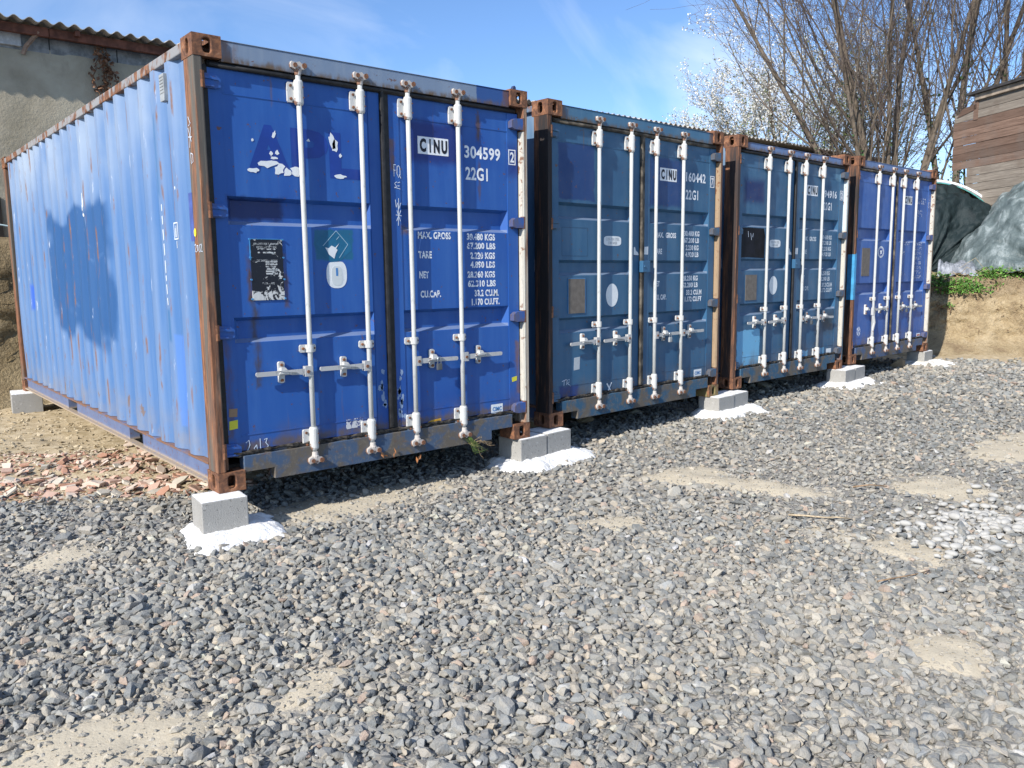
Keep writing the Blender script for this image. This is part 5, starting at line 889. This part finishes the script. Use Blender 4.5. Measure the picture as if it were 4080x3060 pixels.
# ------------------------------------------------------------------ tarpaulin tunnels
def dome(name, C0_, axis, R, H, L, e1, wr, mat, seed, foot=1.0, skirt=.0, nU=120, nV=80, vmax=1.0, cap=.75):
    """tunnel with rounded near end: lateral angle u, depth v; wrinkled along the normal"""
    U = np.linspace(0, np.pi, nU); Vv = np.linspace(0, 1, nV)**1.4*vmax; UU, VV = np.meshgrid(U, Vv); f = np.where(VV*L < cap, (1-(1-np.clip(VV*L/cap, 0, 1))**2.2)**.5, 1); f = np.maximum(f, .02)
    lat = R*np.cos(UU)*f*(1+foot*.28*np.exp(-np.sin(UU)*4.5)); zz = H*np.abs(np.sin(UU))**e1*f; al = VV*L-foot*.35*np.exp(-np.sin(UU)*f*4)*(1-VV)
    w1 = fbm(UU*3.2+seed, VV*L*1.6+seed, 3); w2 = fbm((UU+VV*2)*7+seed, (VV*L-UU)*3, 3); w3 = np.abs(fbm(UU*5+seed*2, VV*L*2.2+zz*2, 3)-.5)
    d = ((w1-.5)*.30+(w2-.5)*.14-w3*.22)*wr; lat = lat+d*np.cos(UU); zz = np.maximum(zz+d*np.sin(UU), 0)+(fbm(UU*16, VV*40, 2))*.03*skirt; al = al-d*(1-np.clip(VV*L/cap, 0, 1))
    if skirt: zz = np.where(zz < .16, .03+.10*fbm(lat*6, al*6+seed, 3)*skirt, zz)
    ax_ = Vector(axis).normalized(); lt = Vector((ax_.y, -ax_.x, 0)); X = lat*lt.x+al*ax_.x; Y = lat*lt.y+al*ax_.y; i_ = (np.arange(nV-1)[:, None]*nU+np.arange(nU-1)[None]).ravel()
    return fast_mesh(name, np.stack([X, Y, zz], -1).reshape(-1, 3), np.stack([i_, i_+1, i_+nU+1, i_+nU], 1), mat, None, True)
def tarp(name, a, b, c_, sc, rough=.45, spec=.5):
    t = NT(name, rough, 0, spec); n1 = t.noise(sc, 4, .7, .15, t.map((1.6, 1.6, .30))); c = t.ramp(n1, [(.32, a), (.52, b), (.74, c_)]); t.color(c); t.bump(t.math('ADD', t.noise(9, 4, .6, .3, t.map((1, 1, .5))), t.math('MULTIPLY', t.noise(34, 3), .4)), .6, .04); return t.m
ax_v = Vector((.90, .44, 0))
pt = empty('polytunnel', (13.95, 1.95, 1.18)); tag(pt, 'hooped tunnel covered with a dark green tarpaulin behind the farthest container', 'tunnel')
link('cover', dome('cover', None, ax_v, 1.42, 1.74, 2.6, .9, .95, tarp('dark_green_tarpaulin', (.008, .015, .017), (.014, .024, .026), (.026, .038, .040), 3, .6, .2), 3, .3, 0, 120, 80, .42, .95), pt)
m = MB(); lt = Vector((ax_v.normalized().y, -ax_v.normalized().x, 0))
def arch(R, H, al, n=40): return [tuple(lt*(R*math.cos(math.pi*k/n))+ax_v.normalized()*al+Vector((0, 0, H*math.sin(math.pi*k/n)**.9))) for k in range(n+1)]
m.tube(arch(1.56, 1.80, 1.30), .024, 8); m.build('hoop', flat_mat('white_pipe', (.72, .73, .74), .4, .06), pt, True)
m = MB(); a1 = arch(1.44, 1.73, 1.02); a2 = arch(1.52, 1.775, 1.30); a3 = arch(1.52, 1.775, 4.2); n = 41; m.add(a1+a2+a3, [(i, i+1, n+i+1, n+i) for i in range(40)]+[(n+i, n+i+1, 2*n+i+1, 2*n+i) for i in range(40)]); m.build('plastic_sheet', tarp('milky_plastic', (.34, .36, .38), (.46, .48, .50), (.55, .57, .58), 4, .3), pt, True)
m = MB(); m.tube(arch(1.455, 1.735, 1.05), .012, 6); m.build('edge_cord', flat_mat('teal_cord', (.02, .25, .22), .5), pt, True)
pt2 = empty('covered_heap', (13.75, -.55, 1.13)); tag(pt2, 'tunnel under a crumpled silver green tarpaulin in front of the wooden shed', 'tunnel')
link('cover', dome('cover', None, (.93, .30, 0), 1.75, 1.95, 3.0, 1.15, .75, tarp('silver_green_tarpaulin', (.060, .082, .082), (.115, .145, .145), (.33, .375, .375), 3.6, .42, .35), 9, 1.0, 1.0, 160, 110, 1.0, 1.3), pt2)  # the palest ramp streaks paint bright wrinkle highlights into the cover's colour
# the crumpled hem lying on the bank
nu, nv = 150, 14; V = []
for i in range(nu):
    u = i/(nu-1)
    for j in range(nv):
        w_ = j/(nv-1); a, b, c_ = topz(s7-.15+u*2.6, .52); i2 = int(np.argmin(np.abs(sA-(s7-.15+u*2.6)))); off = w_*.75+.10*math.sin(u*13+1)*(1-w_); zz_ = .03+.20*math.sin(w_*1.9)*(.75+.5*float(fbm(u*9, w_*1.5, 2)))+.085*(float(fbm(u*22, w_*5+3, 3))-.5)*2+.05*abs(math.sin(u*31+w_*4))*(1-abs(2*w_-1))
        V.append((a+nr[i2, 0]*off-13.75, b+nr[i2, 1]*off+.55, c_+zz_-1.13))
i_ = (np.arange(nu-1)[:, None]*nv+np.arange(nv-1)[None]).ravel()
link('hem', fast_mesh('hem', np.array(V), np.stack([i_, i_+nv, i_+nv+1, i_+1], 1), tarp('silver_hem', (.19, .21, .235), (.30, .32, .35), (.46, .48, .52), 6, .38), None, True), pt2)

# ------------------------------------------------------------------ trees
def grow(rng, stems, depth_spec, min_r=.0042):
    """recursive branching; returns list of polylines (points, radii, level)"""
    outp = []
    def branch(p, d, L, r0, lv):
        spec = depth_spec[lv]; n = spec['seg']; pts = [p]; rad = [r0]; cur = p; dd = d; step_ = L/n
        for i in range(n):
            dd = (dd+rng.normal(0, spec['wig'], 3)+np.array([0, 0, spec['up']])).astype(float); dd /= np.linalg.norm(dd); cur = cur+dd*step_; pts.append(cur); rad.append(max(min_r*.6, r0*(1-(i+1)/n*spec['tap'])))
        outp.append((pts, rad, lv))
        if lv+1 < len(depth_spec):
            nx_ = depth_spec[lv+1]; cnt_ = max(1, int(round(spec['kids']*rng.uniform(.8, 1.25))))
            for k in range(cnt_):
                t_ = spec['t0']+(1-spec['t0'])*((k+rng.random())/cnt_); fi = t_*n; i = min(int(fi), n-1); pp = pts[i]+(pts[i+1]-pts[i])*(fi-i); bd = pts[i+1]-pts[i]; bd = bd/np.linalg.norm(bd); q_ = rng.normal(size=3); q_ -= bd*q_.dot(bd); q_ /= np.linalg.norm(q_); an = math.radians(rng.uniform(*spec['ang'])); nd_ = bd*math.cos(an)+q_*math.sin(an); rr_ = max(min_r, (rad[i]+(rad[i+1]-rad[i])*(fi-i))*rng.uniform(*spec['rr'])); branch(pp, nd_, L*rng.uniform(*spec['lr'])*(1.15-.45*t_), rr_, lv+1)
    for (p, d, L, r0) in stems: branch(np.array(p, float), np.array(d, float)/np.linalg.norm(d), L, r0, 0)
    return outp
def tubes(lines, sides):
    VV = []; FF = []; off = 0
    for pts, rad, lv in lines:
        n = sides[min(lv, len(sides)-1)]; P = np.array(pts); T = np.gradient(P, axis=0); T /= np.linalg.norm(T, axis=1)[:, None]; ref = np.array([.3, .9, .1]) if abs(T[0, 1]) < .8 else np.array([.9, .1, .3]); a = ref-T*(T@ref)[:, None]; a /= np.linalg.norm(a, axis=1)[:, None]; b = np.cross(T, a); an = np.arange(n)*2*np.pi/n; R_ = np.array(rad)[:, None, None]
        V = P[:, None]+(a[:, None]*np.cos(an)[None, :, None]+b[:, None]*np.sin(an)[None, :, None])*R_; VV.append(V.reshape(-1, 3)); k = np.arange(len(P)-1)[:, None]*n; j = np.arange(n)[None]; FF.append(np.stack([k+j, k+(j+1) % n, k+n+(j+1) % n, k+n+j], -1).reshape(-1, 4)+off); off += len(P)*n
    return np.concatenate(VV), np.concatenate(FF)
t = NT('grey_bark', .95, 0, .15); pos = t.obj; n1 = t.noise(9, 6, .7, .3, t.map((1, 1, .25))); t.color(t.mix(t.step(n1, .3, .7), (.085, .068, .05), (.195, .16, .125))); t.bump(n1, .7, .02); M_BARK = t.m
M_TWIG = flat_mat('twig_bark', (.13, .098, .082), .9, .3, 6, bump=0); M_TWIG2 = flat_mat('dark_twig', (.10, .085, .06), .9, .35, 6, bump=0)
def tree(name, base, stems, spec, label, group, seed, split=1, twig=None, blossom=None, leaf=None, ivy=None, cat='tree'):
    rng = np.random.default_rng(seed); lines = grow(rng, stems, spec); e = empty(name, base); tr = [l for l in lines if l[2] < split]; cr_ = [l for l in lines if l[2] >= split]
    V, F = tubes(tr, (8, 6)); link('trunk', fast_mesh('trunk', V, F, M_BARK, None, True), e); V, F = tubes(cr_, (6, 5, 3, 3, 3)); link('crown', fast_mesh('crown', V, F, twig or M_TWIG, None, True), e)
    for nm, spec_ in (('blossom', blossom), ('foliage', leaf)):
        if not spec_: continue
        n, size, cols, lo, hi, zr = spec_; cand = [l for l in lines if l[2] >= lo]; P = np.concatenate([np.array(l[0])[1:] for l in cand]); zz_ = P[:, 2]; zmx = zz_.max(); P = P[(zz_ > zmx*zr[0]) & (zz_ < zmx*zr[1])]; P = P[rng.integers(0, len(P), n)]+rng.normal(0, hi, (n, 3)); V, F, Cc = leaves(P, rng.normal(size=(n, 3)), rng.uniform(*size, n), np.array(cols)[rng.integers(0, len(cols), n)]*(.75+.4*rng.random((n, 1))), rng, .5, .8); link(nm, fast_mesh(nm, V, F, M_LEAF, Cc), e)
    if ivy:
        n, top = ivy; P = []
        for pts, rad, lv in tr:
            if lv > 0: continue
            pts = np.array(pts)
            for k in range(n//len(stems)):
                tz = rng.random()**1.3*top; i = int(min(len(pts)-2, np.searchsorted(pts[:, 2], tz))); q_ = pts[i]+(pts[i+1]-pts[i])*rng.random(); an = rng.uniform(0, 6.28); rr_ = rad[i]+rng.uniform(0, .10); P.append(q_+np.array([math.cos(an)*rr_, math.sin(an)*rr_, 0]))
        P = np.array(P); nn = len(P); V, F, Cc = leaves(P, rng.normal(size=(nn, 3)), rng.uniform(.05, .10, nn), np.array([(.03, .065, .02), (.05, .10, .03), (.02, .04, .015)])[rng.integers(0, 3, nn)], rng, .4, .8); link('ivy', fast_mesh('ivy', V, F, M_LEAF, Cc), e)
    tag(e, label, cat, group); return e
BARE = [dict(seg=12, wig=.035, up=.035, tap=.78, kids=13, t0=.12, ang=(14, 40), rr=(.30, .50), lr=(.38, .66)), dict(seg=9, wig=.055, up=.05, tap=.82, kids=10, t0=.10, ang=(18, 46), rr=(.36, .54), lr=(.30, .54)), dict(seg=5, wig=.09, up=.04, tap=.8, kids=7, t0=.08, ang=(20, 55), rr=(.5, .7), lr=(.34, .6)), dict(seg=3, wig=.12, up=.03, tap=.7, kids=0, t0=.1, ang=(20, 50), rr=(.55, .75), lr=(.4, .6))]
GT = 'bare leafless trees beyond the yard'
def fan(leans, depth, L, r0, rn): # stems leaning sideways (across the view) from one stool
    return [((l*.5*.76+rn.normal(0, .05), -l*.5*.65+rn.normal(0, .05), 0), (l*.76+dp*.64, -l*.65+dp*.76, 1), L*rn.uniform(.88, 1.05), r0*rn.uniform(.75, 1.1)) for l, dp in zip(leans, depth)]
rn_ = np.random.default_rng(31)
tree('bare_tree', (18.35, 4.55, 1.25), fan((-.62, -.42, -.26, -.10, .04, .16), (.1, -.1, .12, -.05, .1, -.08), 10.5, .088, rn_), BARE, 'broadest bare tree, many pale stems fanning from one base behind the farthest container', GT, 5, 2, ivy=(300, 3.5))
tree('bare_tree', (18.95, 3.65, 1.25), fan((-.05, .08, .22), (.05, -.1, .1), 11, .095, rn_), BARE, 'bare tree with an ivy clad trunk left of the wooden shed', GT, 6, 2, ivy=(1000, 4.0))
tree('bare_tree', (20.8, 3.2, 1.25), fan((-.05, .16, .42, .62), (0, .1, -.05, .1), 10.5, .09, rn_), BARE, 'bare tree standing behind the wooden shed', GT, 8, 2)
tree('bare_tree', (21.9, 6.6, 1.25), fan((-.12, .05), (0, .1), 6.5, .055, rn_), BARE, 'small bare tree behind the end of the corrugated roof', GT, 9, 2)
BUSH = [dict(seg=7, wig=.07, up=.03, tap=.75, kids=11, t0=.15, ang=(16, 42), rr=(.4, .6), lr=(.40, .66)), dict(seg=6, wig=.09, up=.06, tap=.8, kids=8, t0=.12, ang=(20, 48), rr=(.4, .6), lr=(.33, .56)), dict(seg=4, wig=.12, up=.06, tap=.75, kids=5, t0=.1, ang=(22, 55), rr=(.5, .7), lr=(.38, .6)), dict(seg=3, wig=.15, up=.04, tap=.7, kids=0, t0=0, ang=(20, 50), rr=(.5, .7), lr=(.4, .6))]
WHT = [(.68, .67, .62), (.60, .58, .50), (.74, .74, .71)]; YG = [(.16, .20, .06), (.11, .15, .045), (.20, .24, .09)]
GB = 'blossoming trees behind the corrugated roof'
tree('blossom_tree', (26.0, 12.0, 1.3), [((0, 0, 0), (-.02, .05, 1), 7.2, .11), ((.3, -.2, 0), (.12, -.12, 1), 6.6, .09), ((-.4, .3, 0), (-.16, .20, 1), 5.6, .08)], BUSH, 'taller white blossoming tree in the middle of the background', GB, 15, 2, M_TWIG2, (11000, (.04, .085), WHT, 3, .04, (.45, 1.1)), (2500, (.05, .09), YG, 2, .05, (.1, .75)))
tree('blossom_tree', (24.6, 12.6, 1.3), [((0, 0, 0), (-.04, .04, 1), 5.6, .08), ((-.4, .3, 0), (-.14, .18, 1), 4.9, .07), ((.4, -.3, 0), (.1, -.1, 1), 6.2, .08)], BUSH, 'low white blossoming tree at the left end of the trees', GB, 16, 2, M_TWIG2, (10000, (.04, .08), WHT, 3, .04, (.42, 1.1)), (1500, (.05, .09), YG, 2, .05, (.1, .7)))
tree('green_budding_tree', (26.8, 10.4, 1.3), [((0, 0, 0), (.02, .0, 1), 6.6, .09), ((.3, -.3, 0), (.12, -.12, 1), 6.0, .08), ((-.3, .2, 0), (-.12, .12, 1), 5.6, .07)], BUSH, 'tree in fresh yellow green bud between the blossom and the bare trees', None, 17, 2, M_TWIG2, (1200, (.05, .08), WHT, 2, .06, (.4, 1.1)), (6000, (.05, .10), YG, 2, .07, (.05, 1.1)))
